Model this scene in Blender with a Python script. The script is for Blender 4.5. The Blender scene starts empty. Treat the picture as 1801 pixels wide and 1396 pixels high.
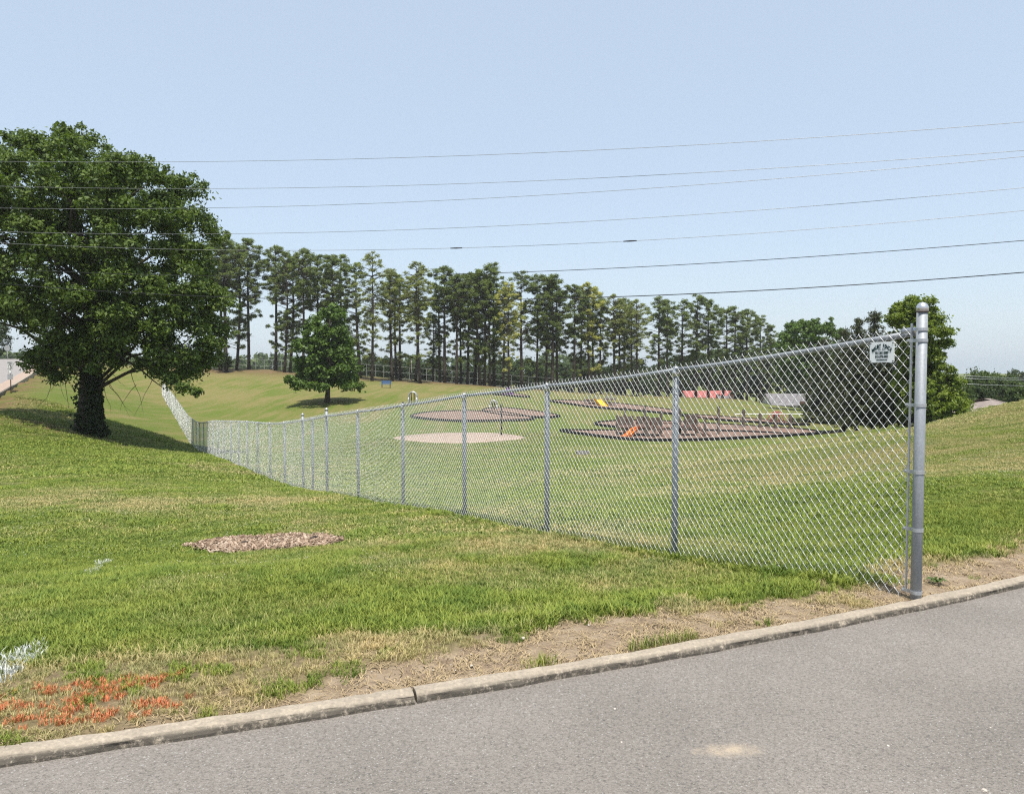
import bpy, math
import numpy as np
from mathutils import Vector, Matrix

R = math.radians
scene = bpy.context.scene
COL = scene.collection
rng = np.random.default_rng(7)

# ------------------------------------------------------------------ camera
F, CX, CY = 1350.0, 900.5, 698.0
PITCH = math.atan(58.0 / F)
CAMZ = 1.56
cam_d = bpy.data.cameras.new('camera')
cam_d.sensor_width = 36.0
cam_d.sensor_fit = 'HORIZONTAL'
cam_d.lens = 36.0 * F / 1801.0
cam_d.clip_start = 0.05
cam_d.clip_end = 5000
cam = bpy.data.objects.new('camera', cam_d)
cam.location = (0, 0, CAMZ)
cam.rotation_euler = (math.pi / 2 - PITCH, 0, 0)
COL.objects.link(cam)
scene.camera = cam

# ------------------------------------------------------------------ world + sun
SUN_EL, SUN_AZ = R(71), R(172)       # azimuth measured from +Y towards +X
world = bpy.data.worlds.new('World')
scene.world = world
world.use_nodes = True
wn, wl = world.node_tree.nodes, world.node_tree.links
bg = wn['Background']
sky = wn.new('ShaderNodeTexSky')
sky.sky_type = 'NISHITA'
sky.sun_disc = False
sky.sun_elevation = SUN_EL
sky.sun_rotation = SUN_AZ
sky.altitude = 200
sky.air_density = 1.0
sky.dust_density = 1.6
sky.ozone_density = 1.6
hz = wn.new('ShaderNodeMixRGB')
hz.inputs['Fac'].default_value = 0.62
hz.inputs['Color2'].default_value = (4.3, 5.1, 5.95, 1)   # thin even summer haze over the whole sky
wl.new(sky.outputs['Color'], hz.inputs['Color1'])
wl.new(hz.outputs['Color'], bg.inputs['Color'])
bg.inputs['Strength'].default_value = 0.104
sun_d = bpy.data.lights.new('sun', 'SUN')
sun_d.energy = 4.0
sun_d.angle = R(0.6)
sun_d.color = (1.0, 0.955, 0.88)
sun = bpy.data.objects.new('sun', sun_d)
sdir = Vector((math.sin(SUN_AZ) * math.cos(SUN_EL), math.cos(SUN_AZ) * math.cos(SUN_EL), math.sin(SUN_EL)))
sun.rotation_euler = sdir.to_track_quat('Z', 'Y').to_euler()
sun.location = sdir * 60
COL.objects.link(sun)
vs = scene.view_settings
vs.view_transform = 'Standard'
vs.look = 'None'
vs.exposure = 0.68
vs.gamma = 1.0
scene.render.engine = 'CYCLES'
scene.cycles.max_bounces = 6
scene.cycles.transparent_max_bounces = 4
scene.cycles.use_denoising = False
scene.cycles.volume_bounces = 0
scene.cycles.sample_clamp_indirect = 4.0
scene.render.film_transparent = False
scene.cycles.filter_width = 1.2

# ------------------------------------------------------------------ helpers
_ca, _sa = math.cos(PITCH), math.sin(PITCH)

def ray(x, y):
    u, v = (x - CX) / F, (CY - y) / F
    return np.array([u, _ca + v * _sa, v * _ca - _sa])

def at(x, y, d):
    """world point seen at photo pixel (x, y) at ground distance d"""
    r = ray(x, y)
    return np.array([0, 0, CAMZ]) + r * (d / r[1])

def gp(x, y, z):
    """world point seen at photo pixel (x, y) on the level z"""
    r = ray(x, y)
    return np.array([0, 0, CAMZ]) + r * ((z - CAMZ) / r[2])

def tag(o, label=None, cat=None, group=None, kind=None):
    if label: o['label'] = label
    if cat: o['category'] = cat
    if group: o['group'] = group
    if kind: o['kind'] = kind
    return o

def empty(name, loc=(0, 0, 0), rz=0.0):
    o = bpy.data.objects.new(name, None)
    o.location = loc
    o.rotation_euler = (0, 0, rz)
    COL.objects.link(o)
    return o

class MB:
    """collects shapes, builds ONE mesh object"""
    def __init__(s):
        s.v, s.f, s.n = [], [], 0
    def add(s, verts, faces):
        verts = np.asarray(verts, float)
        s.v.append(verts)
        s.f += [tuple(i + s.n for i in f) for f in faces]
        s.n += len(verts)
        return s
    def box(s, c, size, rz=0.0, tilt=None):
        hx, hy, hz_ = [a / 2 for a in size]
        P = np.array([[sx * hx, sy * hy, sz * hz_] for sz in (-1, 1) for sy in (-1, 1) for sx in (-1, 1)])
        if tilt is not None:
            P = P @ np.array(tilt).T
        if rz:
            c_, s_ = math.cos(rz), math.sin(rz)
            P = P @ np.array([[c_, -s_, 0], [s_, c_, 0], [0, 0, 1]]).T
        return s.add(P + np.array(c), [(0, 2, 3, 1), (4, 5, 7, 6), (0, 1, 5, 4), (2, 6, 7, 3), (0, 4, 6, 2), (1, 3, 7, 5)])
    def tube(s, pts, rad, sides=8, cap=True):
        pts = np.asarray(pts, float)
        n = len(pts)
        rad = np.broadcast_to(np.asarray(rad, float), (n,))
        t = np.gradient(pts, axis=0)
        t /= np.linalg.norm(t, axis=1)[:, None] + 1e-12
        ref = np.array([0, 0, 1.0]) if abs(t[:, 2]).mean() < 0.8 else np.array([1.0, 0, 0])
        a = np.cross(t, ref); a /= np.linalg.norm(a, axis=1)[:, None] + 1e-12
        b = np.cross(t, a)
        ang = np.arange(sides) * 2 * math.pi / sides
        ring = a[:, None, :] * np.cos(ang)[None, :, None] + b[:, None, :] * np.sin(ang)[None, :, None]
        V = (pts[:, None, :] + ring * rad[:, None, None]).reshape(-1, 3)
        fs = []
        for i in range(n - 1):
            for k in range(sides):
                k2 = (k + 1) % sides
                fs.append((i * sides + k, i * sides + k2, (i + 1) * sides + k2, (i + 1) * sides + k))
        if cap:
            fs.append(tuple(range(sides))[::-1])
            fs.append(tuple((n - 1) * sides + k for k in range(sides)))
        return s.add(V, fs)
    def lathe(s, prof, c=(0, 0, 0), sides=20):
        ang = np.arange(sides) * 2 * math.pi / sides
        V = np.array([[r * math.cos(a), r * math.sin(a), z] for r, z in prof for a in ang]) + np.array(c)
        fs = []
        for i in range(len(prof) - 1):
            for k in range(sides):
                k2 = (k + 1) % sides
                fs.append((i * sides + k, i * sides + k2, (i + 1) * sides + k2, (i + 1) * sides + k))
        fs.append(tuple(range(sides))[::-1])
        fs.append(tuple((len(prof) - 1) * sides + k for k in range(sides)))
        return s.add(V, fs)
    def build(s, name, mat, parent=None, smooth=False, link=True):
        V = np.concatenate(s.v)
        me = bpy.data.meshes.new(name)
        me.from_pydata(V.tolist(), [], s.f)
        return finish(name, me, mat, parent, smooth, link)

def finish(name, me, mat, parent=None, smooth=False, link=True):
    if mat: me.materials.append(mat)
    if smooth:
        me.polygons.foreach_set('use_smooth', np.ones(len(me.polygons), bool))
    me.update()
    o = bpy.data.objects.new(name, me)
    if link: COL.objects.link(o)
    if parent: o.parent = parent
    return o

def fast_mesh(name, V, Fq, mat, parent=None, smooth=False, link=True):
    """V (n,3) floats, Fq (m,k) ints with one k"""
    V = np.ascontiguousarray(V, np.float32); Fq = np.ascontiguousarray(Fq, np.int32)
    me = bpy.data.meshes.new(name)
    m, k = Fq.shape
    me.vertices.add(len(V)); me.vertices.foreach_set('co', V.ravel())
    me.loops.add(m * k); me.loops.foreach_set('vertex_index', Fq.ravel())
    me.polygons.add(m)
    me.polygons.foreach_set('loop_start', np.arange(m, dtype=np.int32) * k)
    me.update(calc_edges=True)
    return finish(name, me, mat, parent, smooth, link)

def copy_tree(o, parent=None):
    c = o.copy(); COL.objects.link(c); c.parent = parent
    for ch in o.children:
        copy_tree(ch, c)
    return c

def sstep(a, b, x):
    t = np.clip((x - a) / (b - a), 0, 1)
    return t * t * (3 - 2 * t)

def _hash(ix, iy, seed):
    h = (ix.astype(np.int64) * 374761393 + iy.astype(np.int64) * 668265263 + seed * 1442695041) & 0x7fffffff
    h = ((h ^ (h >> 13)) * 1274126177) & 0x7fffffff
    return ((h ^ (h >> 16)) & 0xffff) / 65535.0

def vnoise(x, y, seed=0):
    ix, iy = np.floor(x), np.floor(y)
    fx, fy = x - ix, y - iy
    fx, fy = fx * fx * (3 - 2 * fx), fy * fy * (3 - 2 * fy)
    ix, iy = ix.astype(np.int64), iy.astype(np.int64)
    a, b = _hash(ix, iy, seed), _hash(ix + 1, iy, seed)
    c, d = _hash(ix, iy + 1, seed), _hash(ix + 1, iy + 1, seed)
    return (a + (b - a) * fx) * (1 - fy) + (c + (d - c) * fx) * fy

def fbm(x, y, seed=0, o=4):
    s, a, t = 0, 0.5, 0
    for i in range(o):
        s = s + a * vnoise(x * 2 ** i, y * 2 ** i, seed + i); t += a; a *= 0.5
    return s / t

# ------------------------------------------------------------------ materials
class NT:
    def __init__(s, name):
        s.m = bpy.data.materials.new(name); s.m.use_nodes = True
        s.n, s.l = s.m.node_tree.nodes, s.m.node_tree.links
        s.b = s.n['Principled BSDF']; s.out = s.n['Material Output']
    def node(s, t, **kw):
        n = s.n.new(t)
        for k, v in kw.items():
            if k in n.inputs.keys(): s.set(n.inputs[k], v)
            else: setattr(n, k, v)
        return n
    def set(s, inp, v):
        if isinstance(v, bpy.types.NodeSocket): s.l.new(v, inp)
        else: inp.default_value = v
    def pos(s):
        return s.node('ShaderNodeNewGeometry').outputs['Position']
    def map(s, vec, scale=(1, 1, 1), rot=(0, 0, 0)):
        n = s.node('ShaderNodeMapping'); s.l.new(vec, n.inputs['Vector'])
        n.inputs['Scale'].default_value = scale; n.inputs['Rotation'].default_value = rot
        return n.outputs['Vector']
    def noise(s, vec, scale, detail=4, rough=0.55):
        n = s.node('ShaderNodeTexNoise'); s.l.new(vec, n.inputs['Vector'])
        n.inputs['Scale'].default_value = scale; n.inputs['Detail'].default_value = detail
        n.inputs['Roughness'].default_value = rough
        return n.outputs['Fac']
    def ramp(s, fac, stops):
        n = s.node('ShaderNodeValToRGB'); s.l.new(fac, n.inputs['Fac'])
        e = n.color_ramp.elements
        while len(e) < len(stops): e.new(0.5)
        for el, (p, c) in zip(e, stops):
            el.position = p
            el.color = (c, c, c, 1) if isinstance(c, (int, float)) else (*c, 1)
        return n.outputs['Color']
    def mix(s, fac, a, b, mode='MIX'):
        n = s.node('ShaderNodeMixRGB', blend_type=mode)
        s.set(n.inputs['Fac'], fac)
        for i, v in (('Color1', a), ('Color2', b)):
            s.set(n.inputs[i], (*v, 1) if isinstance(v, tuple) else v)
        return n.outputs['Color']
    def math(s, op, a, b=0.0):
        n = s.node('ShaderNodeMath', operation=op)
        s.set(n.inputs[0], a); s.set(n.inputs[1], b)
        return n.outputs[0]
    def attr(s, name):
        return s.node('ShaderNodeAttribute', attribute_name=name).outputs['Fac']
    def bump(s, h, strength=0.5, dist=0.02):
        n = s.node('ShaderNodeBump', Strength=strength, Distance=dist)
        s.l.new(h, n.inputs['Height']); s.l.new(n.outputs['Normal'], s.b.inputs['Normal'])
    def base(s, c, rough=0.8, metal=0.0, spec=0.3):
        s.set(s.b.inputs['Base Color'], (*c, 1) if isinstance(c, tuple) else c)
        s.set(s.b.inputs['Roughness'], rough); s.set(s.b.inputs['Metallic'], metal)
        s.b.inputs['Specular IOR Level'].default_value = spec
        return s.m

def simple(name, c, rough=0.7, metal=0.0, var=0.25, scale=6.0, spec=0.3, bump=0.0):
    t = NT(name)
    g = t.node('ShaderNodeTexCoord').outputs['Object']
    n = t.noise(g, scale, 5)
    lo, hi = tuple(x * (1 - var) for x in c), tuple(min(1, x * (1 + var)) for x in c)
    t.base(t.ramp(n, [(0.3, lo), (0.7, hi)]), rough, metal, spec)
    if bump: t.bump(t.noise(g, scale * 6, 3), bump, 0.01)
    return t.m

def leafmat(name, lo, hi, trans=0.28, hue_noise=0.35):
    t = NT(name)
    isl = t.node('ShaderNodeNewGeometry').outputs['Random Per Island']
    n = t.noise(t.pos(), hue_noise, 2)
    f = t.math('ADD', t.math('MULTIPLY', isl, 0.6), t.math('MULTIPLY', n, 0.55))
    col = t.ramp(f, [(0.2, lo), (0.9, hi)])
    t.base(col, 0.55, 0, 0.25)
    tr = t.node('ShaderNodeBsdfTranslucent')
    t.l.new(t.mix(1.0, col, (1.25, 1.35, 0.55), 'MULTIPLY'), tr.inputs['Color'])
    mx = t.node('ShaderNodeMixShader'); mx.inputs[0].default_value = trans
    t.l.new(t.b.outputs[0], mx.inputs[1]); t.l.new(tr.outputs[0], mx.inputs[2])
    t.l.new(mx.outputs[0], t.out.inputs['Surface'])
    return t.m

M = {}
M['leaf_big'] = leafmat('leaf_ash', (0.028, 0.058, 0.010), (0.140, 0.195, 0.036))
M['leaf_maple'] = leafmat('leaf_maple', (0.034, 0.072, 0.012), (0.120, 0.190, 0.030))
M['leaf_bright'] = leafmat('leaf_bright', (0.065, 0.110, 0.012), (0.235, 0.290, 0.040), 0.36)
M['leaf_dark'] = leafmat('leaf_dark', (0.020, 0.036, 0.012), (0.055, 0.082, 0.024))
M['leaf_spruce'] = leafmat('leaf_spruce', (0.028, 0.038, 0.016), (0.085, 0.098, 0.040), 0.15)
M['leaf_woods'] = leafmat('leaf_woods', (0.034, 0.062, 0.016), (0.100, 0.140, 0.034))
M['needle'] = leafmat('pine_needles', (0.056, 0.088, 0.024), (0.225, 0.270, 0.080), 0.34)
M['needle_light'] = leafmat('pine_needles_light', (0.100, 0.130, 0.034), (0.32, 0.34, 0.12), 0.35)
M['needle_yellow'] = leafmat('pine_needles_yellow', (0.22, 0.23, 0.06), (0.56, 0.54, 0.18), 0.35)
def barkmat(name, c):
    t = NT(name)
    g = t.node('ShaderNodeTexCoord').outputs['Object']
    n = t.noise(t.map(g, (5, 5, 1.2)), 2.2, 6, 0.65)
    t.base(t.ramp(n, [(0.3, tuple(x * 0.45 for x in c)), (0.7, tuple(x * 1.3 for x in c))]), 0.9)
    t.bump(n, 0.8, 0.04)
    return t.m
M['bark'] = barkmat('bark', (0.085, 0.068, 0.052))
M['bark_pine'] = barkmat('bark_pine', (0.065, 0.050, 0.040))

def galvmat(name, c, rough, metal):
    t = NT(name)
    g = t.node('ShaderNodeTexCoord').outputs['Object']
    n = t.noise(t.map(g, (14, 14, 2.5)), 3.0, 6, 0.7)
    v = t.node('ShaderNodeTexVoronoi'); v.inputs['Scale'].default_value = 90
    t.l.new(g, v.inputs['Vector'])
    f = t.math('ADD', t.math('MULTIPLY', n, 0.7), t.math('MULTIPLY', v.outputs['Distance'], 0.35))
    t.base(t.ramp(f, [(0.25, tuple(x * 0.75 for x in c)), (0.75, tuple(x * 1.15 for x in c))]), rough, metal, 0.5)
    return t.m
M['galv'] = galvmat('galvanised_pipe', (0.27, 0.29, 0.31), 0.58, 0.25)
M['galv_cap'] = galvmat('cast_aluminium', (0.62, 0.62, 0.64), 0.32, 0.85)
M['galv_band'] = galvmat('galvanised_band', (0.42, 0.44, 0.46), 0.38, 0.5)
M['cap_shadow_tone'] = simple('cap_shadow_tone', (0.10, 0.085, 0.085), 0.6, 0.2, 0.15)  # dark colour painted as shade below the post cap
M['wire'] = simple('galvanised_wire', (0.53, 0.54, 0.54), 0.36, 0.32, 0.08, 30, 0.6)
M['plastic_black'] = simple('black_plastic', (0.014, 0.014, 0.016), 0.45, 0, 0.3, 2)
M['wood_grey'] = simple('weathered_wood', (0.125, 0.10, 0.085), 0.85, 0, 0.4, 3, 0.2, 0.5)
M['wood_brown'] = simple('brown_wood', (0.105, 0.058, 0.042), 0.8, 0, 0.35, 3)
M['orange_plastic'] = simple('orange_plastic', (0.70, 0.20, 0.04), 0.4, 0, 0.1)
M['yellow_plastic'] = simple('yellow_plastic', (0.80, 0.50, 0.03), 0.35, 0, 0.1)
M['purple_plastic'] = simple('purple_plastic', (0.16, 0.06, 0.25), 0.4, 0, 0.15)
M['blue_plastic'] = simple('blue_coating', (0.05, 0.13, 0.28), 0.45, 0, 0.15)
M['steel_grey'] = simple('grey_steel', (0.42, 0.42, 0.42), 0.4, 0.5, 0.2)
M['wire_black'] = simple('black_cable', (0.02, 0.02, 0.022), 0.6)
M['wire_alu'] = simple('aluminium_cable', (0.26, 0.26, 0.265), 0.4, 0.4)
M['white_paint'] = simple('white_paint', (0.72, 0.72, 0.70), 0.6, 0, 0.08)
M['sign_white'] = simple('white_sign_face', (0.78, 0.80, 0.80), 0.4, 0, 0.04)
M['sign_green'] = simple('green_print', (0.004, 0.032, 0.030), 0.6, 0, 0.2)
M['sign_black'] = simple('black_print', (0.02, 0.02, 0.02), 0.6)
M['roof_red'] = simple('red_metal_roof', (0.36, 0.11, 0.095), 0.5, 0, 0.2, 1)
M['roof_grey'] = simple('grey_shingle', (0.17, 0.16, 0.165), 0.9, 0, 0.25, 2)
M['roof_brown'] = simple('brown_shingle', (0.24, 0.20, 0.18), 0.9, 0, 0.2, 2)
M['brick'] = simple('pale_brick', (0.42, 0.36, 0.32), 0.85, 0, 0.2, 3)
M['glass'] = simple('window_glass', (0.03, 0.035, 0.04), 0.1, 0, 0.1, 1, 0.6)

def concretemat(name, c, streak=False):
    t = NT(name)
    p = t.pos()
    n1 = t.noise(p, 4, 6, 0.65); n2 = t.noise(p, 55, 5, 0.7)
    col = t.ramp(n1, [(0.3, tuple(x * 0.78 for x in c)), (0.7, tuple(x * 1.12 for x in c))])
    col = t.mix(0.75, col, t.ramp(n2, [(0.30, 0.55), (0.62, 1.0)]), 'MULTIPLY')
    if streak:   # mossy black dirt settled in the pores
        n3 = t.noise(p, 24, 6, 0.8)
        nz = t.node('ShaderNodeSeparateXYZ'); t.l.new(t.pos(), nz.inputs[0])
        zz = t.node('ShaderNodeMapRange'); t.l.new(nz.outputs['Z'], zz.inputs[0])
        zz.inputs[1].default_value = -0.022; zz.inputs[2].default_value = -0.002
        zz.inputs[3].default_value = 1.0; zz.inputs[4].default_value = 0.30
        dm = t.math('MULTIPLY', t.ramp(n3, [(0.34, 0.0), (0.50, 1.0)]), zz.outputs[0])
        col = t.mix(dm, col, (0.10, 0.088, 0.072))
    t.base(col, 0.9, 0, 0.2)
    t.bump(t.math('ADD', n2, t.math('MULTIPLY', n1, 0.6)), 0.7, 0.008)
    return t.m
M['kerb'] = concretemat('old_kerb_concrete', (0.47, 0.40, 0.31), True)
M['concrete'] = concretemat('pale_concrete', (0.30, 0.275, 0.26))
M['mulch'] = concretemat('playground_wood_chips', (0.235, 0.155, 0.118))
M['sand'] = concretemat('pale_play_sand', (0.40, 0.305, 0.24))

# ------------------------------------------------------------------ kerb line (road side)
_kp = np.array([gp(x, y, 0.0)[:2] for x, y in [(0, 1308), (200, 1286), (300, 1272), (500, 1243), (600, 1225), (720, 1206),
      (850, 1188), (1000, 1164), (1200, 1132), (1400, 1091), (1620, 1047), (1801, 1013)]])
KC = np.polyfit(_kp[:, 0], _kp[:, 1], 2)
KX0, KX1 = -3.2, 4.6
def kerb_y(x):
    x = np.asarray(x, float)
    xc = np.clip(x, KX0, KX1)
    sl = 2 * KC[0] * xc + KC[1]
    return np.polyval(KC, xc) + (x - xc) * sl
def kerb_t(x, y):
    """distance behind the back edge of the kerb (positive on the lawn)"""
    xc = np.clip(x, KX0, KX1)
    sl = 2 * KC[0] * xc + KC[1]
    return (y - kerb_y(x)) / np.sqrt(1 + sl * sl)

# ------------------------------------------------------------------ fence line
P0 = gp(1610, 1050, 0.0)[:2]
S1 = -0.56
def fence_d1(x):
    r = (x - CX) / F * (1.0)
    # first run: X = P0x + S1*(d-P0y)
    return (P0[0] - S1 * P0[1]) / (r - S1)
D1 = {x: fence_d1(x) for x in (1183, 958, 813, 705, 626, 570)}
C1 = np.array([P0[0] + S1 * (D1[570] - P0[1]), D1[570]])
_e = at(340, 790, 50.0)[:2]
S2 = (_e[0] - C1[0]) / (_e[1] - C1[1])
def fence_d2(x):
    r = (x - CX) / F
    return (C1[0] - S2 * C1[1]) / (r - S2)
FENCE_B = [(1610, 1050, P0[1])] + [(x, y, D1[x]) for x, y in ((1183, 980), (958, 937), (813, 908), (705, 891), (626, 877), (570, 867))]
FENCE_B += [(x, y, fence_d2(x)) for x, y in ((528, 859), (480, 846), (430, 824), (380, 804), (340, 788), (332, 779), (315, 750), (303, 728), (292, 710), (284, 694))]
FPTS = np.array([at(x, y, d) for x, y, d in FENCE_B])

# ------------------------------------------------------------------ terrain
def road_edge(d):               # kerb of the far side road on the left, plan position
    return -34.7 - 0.507 * (d - 52.0)
RD, RZ = [0, 20, 35, 52, 76, 96, 106, 125, 180], [-2.6, -1.7, -1.05, -0.37, 1.0, 2.05, 2.25, 1.6, -3]
def road_z(d):
    return np.interp(d, RD, RZ)
_ctl = [tuple(p) for p in FPTS]
for x, y, d in [(0, 1000, 8.2), (0, 930, 11.2), (250, 1000, 8.0), (250, 900, 13.2), (0, 868, 16.5), (0, 800, 27), (0, 760, 35), (0, 722, 45), (0, 697, 51.5),
                (150, 765, 42), (250, 830, 23), (470, 957, 9.6), (250, 760, 50), (60, 740, 40), (100, 680, 62), (200, 690, 75), (240, 660, 95),
                (600, 1000, 6.9), (900, 1040, 5.9), (1300, 1030, 5.75),
                (1801, 900, 8), (1801, 800, 14), (1801, 743, 20), (1801, 707, 27), (1640, 850, 10.5), (1640, 770, 19), (1640, 744, 26), (1720, 723, 27),
                (1400, 900, 10), (1300, 850, 16), (1200, 810, 27), (1100, 785, 42), (1500, 830, 15), (1500, 766, 58), (1550, 753, 58), (1590, 749, 52), (1640, 750, 50), (1590, 790, 18), (1560, 762, 34), (1450, 775, 45), (1400, 790, 32), (1330, 800, 27),
                (1100, 772, 53), (1300, 768, 55), (1475, 764, 57), (1250, 742, 70), (820, 774, 49), (700, 770, 50), (950, 760, 52),
                (840, 738, 65), (730, 735, 66), (1000, 712, 80), (1150, 715, 90), (575, 708, 80), (400, 700, 86), (450, 668, 105), (360, 656, 115),
                (440, 650, 122), (560, 658, 124), (690, 667, 126), (780, 673, 128), (870, 679, 131), (1010, 690, 138), (1160, 697, 148), (1300, 702, 156),
                (680, 682, 105), (1240, 707, 170), (1390, 716, 150)]:
    _ctl.append(tuple(at(x, y, d)))
for x in (-3, -1.5, 0, 1.5, 3, 4.5):
    _ctl.append((x, float(kerb_y(x)) + 0.15, 0.0))
for d in (20, 35, 52, 76, 96, 110, 130):
    _ctl.append((road_edge(d) + 0.6, d, float(road_z(d)) - 0.10))
    _ctl.append((road_edge(d) - 9.0, d, float(road_z(d)) - 0.12))
_ctl += [(11, 40, -2.75), (24, 26, 0.9), (27, 44, -2.6), (21, 38, -2.0), (16, 32, -1.9), (34, 40, -0.8), (40, 60, -4.0), (60, 100, -6), (90, 130, -7), (30, 12, 1.2),
         (-9, 3.0, -0.3), (-15, 8, -0.8), (-25, 15, -1.6), (-60, 40, -1.6), (10, 7.5, 0.1), (16, 10, 0.5),
         (-120, 150, 0), (-60, 190, -3), (0, 200, -6), (80, 220, -8), (-250, 250, -6), (300, 200, -8), (0, 400, -8), (-300, 500, -6), (300, 500, -8),
         (-300, 0, -3), (300, 0, 0), (-600, 700, -6), (600, 700, -8), (0, 750, -8), (-600, -60, -3), (600, -60, 0), (0, -60, -1)]
_ctl = np.array(_ctl)
def _phi(r):
    return np.where(r > 1e-9, r * r * np.log(r + 1e-12), 0)
_n = len(_ctl)
_A = np.zeros((_n + 3, _n + 3))
_dd = np.linalg.norm(_ctl[:, None, :2] - _ctl[None, :, :2], axis=2)
_A[:_n, :_n] = _phi(_dd) + np.eye(_n) * 0.03
_A[:_n, _n] = 1; _A[:_n, _n + 1:] = _ctl[:, :2]; _A[_n, :_n] = 1; _A[_n + 1:, :_n] = _ctl[:, :2].T
_W = np.linalg.solve(_A, np.concatenate([_ctl[:, 2], np.zeros(3)]))
def tps(x, y):
    x = np.asarray(x, float); y = np.asarray(y, float)
    sh = x.shape; x = x.ravel(); y = y.ravel()
    z = _W[_n] + _W[_n + 1] * x + _W[_n + 2] * y
    for i in range(_n):
        z = z + _W[i] * _phi(np.hypot(x - _ctl[i, 0], y - _ctl[i, 1]))
    return z.reshape(sh)
def ground_z(x, y):
    x = np.asarray(x, float); y = np.asarray(y, float)
    t = kerb_t(x, y)
    z = tps(x, y)
    near = sstep(0.0, 1.2, t)
    z = z * near - 0.012 * (1 - near)
    z = z + 0.05 * (fbm(x * 0.35, y * 0.35, 3, 3) - 0.5) * sstep(0.8, 3, t)
    z = np.where(t < 0.004, -0.25, z)
    # far side road: sink the sheet below the carriageway
    er = x - (-34.7 - 0.507 * (y - 52.0))
    on = (er < 0.05) & (er > -9.6) & (y > 8) & (y < 160)
    z = np.where(on, np.minimum(z, road_z(y) - 0.35), z)
    return z

# dirt and dry masks on the lawn ------------------------------------------------
_bx = np.array([gp(x, y, 0.0)[0] for x, y in [(0, 1308), (300, 1272), (520, 1240), (640, 1218), (800, 1195), (1000, 1164), (1200, 1132), (1400, 1091), (1560, 1060), (1640, 1043), (1801, 1013)]])
_bt = np.array([-0.12, -0.10, 0.12, 0.52, 0.66, 0.62, 0.56, 0.42, 0.32, 0.52, 0.62])
def dirt_mask(x, y):
    t = kerb_t(x, y)
    b = np.interp(x, _bx, _bt, left=-0.1, right=0.6)
    n = fbm(x * 2.2, y * 2.2, 11, 4) - 0.5
    n2 = fbm(x * 9, y * 9, 21, 3) - 0.5
    return np.clip(sstep(0.09, -0.09, t - b + n * 0.75 + n2 * 0.22), 0, 1)
def patch_mask(x, y):
    """thin worn turf between the kerb and the good lawn (left side)"""
    t = kerb_t(x, y)
    b = np.interp(x, [-4, _bx[0], _bx[2], _bx[3], _bx[5], _bx[8], _bx[9]], [1.25, 1.15, 0.95, 0.78, 0.72, 0.5, 0.75])
    n = fbm(x * 1.6, y * 1.6, 31, 4) - 0.5
    return np.clip(sstep(0.22, -0.22, t - b + n * 0.7), 0, 1)
MCC, MCS = math.cos(R(17)), math.sin(R(17))
MC = at(470, 957, 9.6); MC[2] = ground_z(MC[0], MC[1])
def mulch_mask(x, y):
    a = np.arctan2(y - MC[1], x - MC[0])
    dx, dy = x - MC[0], y - MC[1]
    r = np.hypot((dx * MCC - dy * MCS) / 0.98, (dx * MCS + dy * MCC) / 0.60)
    return sstep(1.08, 0.90, r + 0.22 * (fbm(x * 4, y * 4, 5, 3) - 0.5) * 2)
def dry_mask(x, y):
    n = fbm(x * 0.22, y * 0.34, 41, 4)
    n2 = fbm(x * 1.3, y * 1.7, 51, 3)
    far = sstep(30, 75, y)
    hillr = sstep(3, 9, x) * sstep(8, 15, y) * sstep(45, 25, y)
    # dry crest on the left lawn
    cr = np.exp(-((y - (15.0 + 0.10 * (x + 5))) / 1.3) ** 2) * sstep(-13, -9, x) * sstep(-1, -5, x)
    hill_left = sstep(58, 90, y) * sstep(60, 20, x)
    return np.clip(0.26 + (n - 0.5) * 1.3 + (n2 - 0.5) * 0.55 + 0.45 * hillr + 0.55 * cr + 0.42 * hill_left, 0, 1)

def axis(lo, hi, n0, n1, d0, g):
    a = list(np.arange(n0, n1 + 1e-6, d0))
    s, v = d0, n1
    while v < hi:
        s = min(s * g, 12); v += s; a.append(v)
    s, v = d0, n0
    pre = []
    while v > lo:
        s = min(s * g, 12); v -= s; pre.append(v)
    return np.array(pre[::-1] + a)
gx = axis(-620, 620, -4.4, 6.2, 0.05, 1.05)
gy = axis(-60, 760, 2.5, 7.6, 0.05, 1.04)
GX, GY = np.meshgrid(gx, gy)
GZ = ground_z(GX, GY)
dm = dirt_mask(GX, GY)
GZ = GZ + np.where(kerb_t(GX, GY) > 0.004, (fbm(GX * 7, GY * 7, 61, 4) - 0.5) * 0.035 * dm - 0.012 * dm, 0)
nx, ny = len(gx), len(gy)
V = np.stack([GX, GY, GZ], -1).reshape(-1, 3)
ii = np.arange(nx * ny).reshape(ny, nx)
Fq = np.stack([ii[:-1, :-1], ii[:-1, 1:], ii[1:, 1:], ii[1:, :-1]], -1).reshape(-1, 4)

# ground material
t = NT('lawn')
p = t.pos()
a_dirt, a_dry, a_patch = t.attr('dirt'), t.attr('dry'), t.attr('patch')
a_str, a_bare = t.attr('stripe'), t.attr('bare')
nf = t.noise(p, 26, 5, 0.7); nm = t.noise(p, 2.4, 5, 0.6); nl = t.noise(p, 0.18, 4, 0.6)
strL = t.noise(t.map(p, (0.95, 0.045, 1), (0, 0, R(-27))), 1.3, 4, 0.6)
strR = t.noise(t.map(p, (0.10, 1.9, 1), (0, 0, R(-38))), 1.1, 5, 0.65)
stripe = t.mix(a_str, strL, strR)
dryf = t.math('ADD', t.math('MULTIPLY', a_dry, 0.9), t.math('MULTIPLY', t.math('SUBTRACT', stripe, 0.5), 2.1))
dryf = t.math('ADD', dryf, t.math('MULTIPLY', t.math('SUBTRACT', nm, 0.5), 1.1))
green = t.ramp(nf, [(0.25, (0.062, 0.090, 0.015)), (0.75, (0.145, 0.180, 0.036))])
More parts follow.
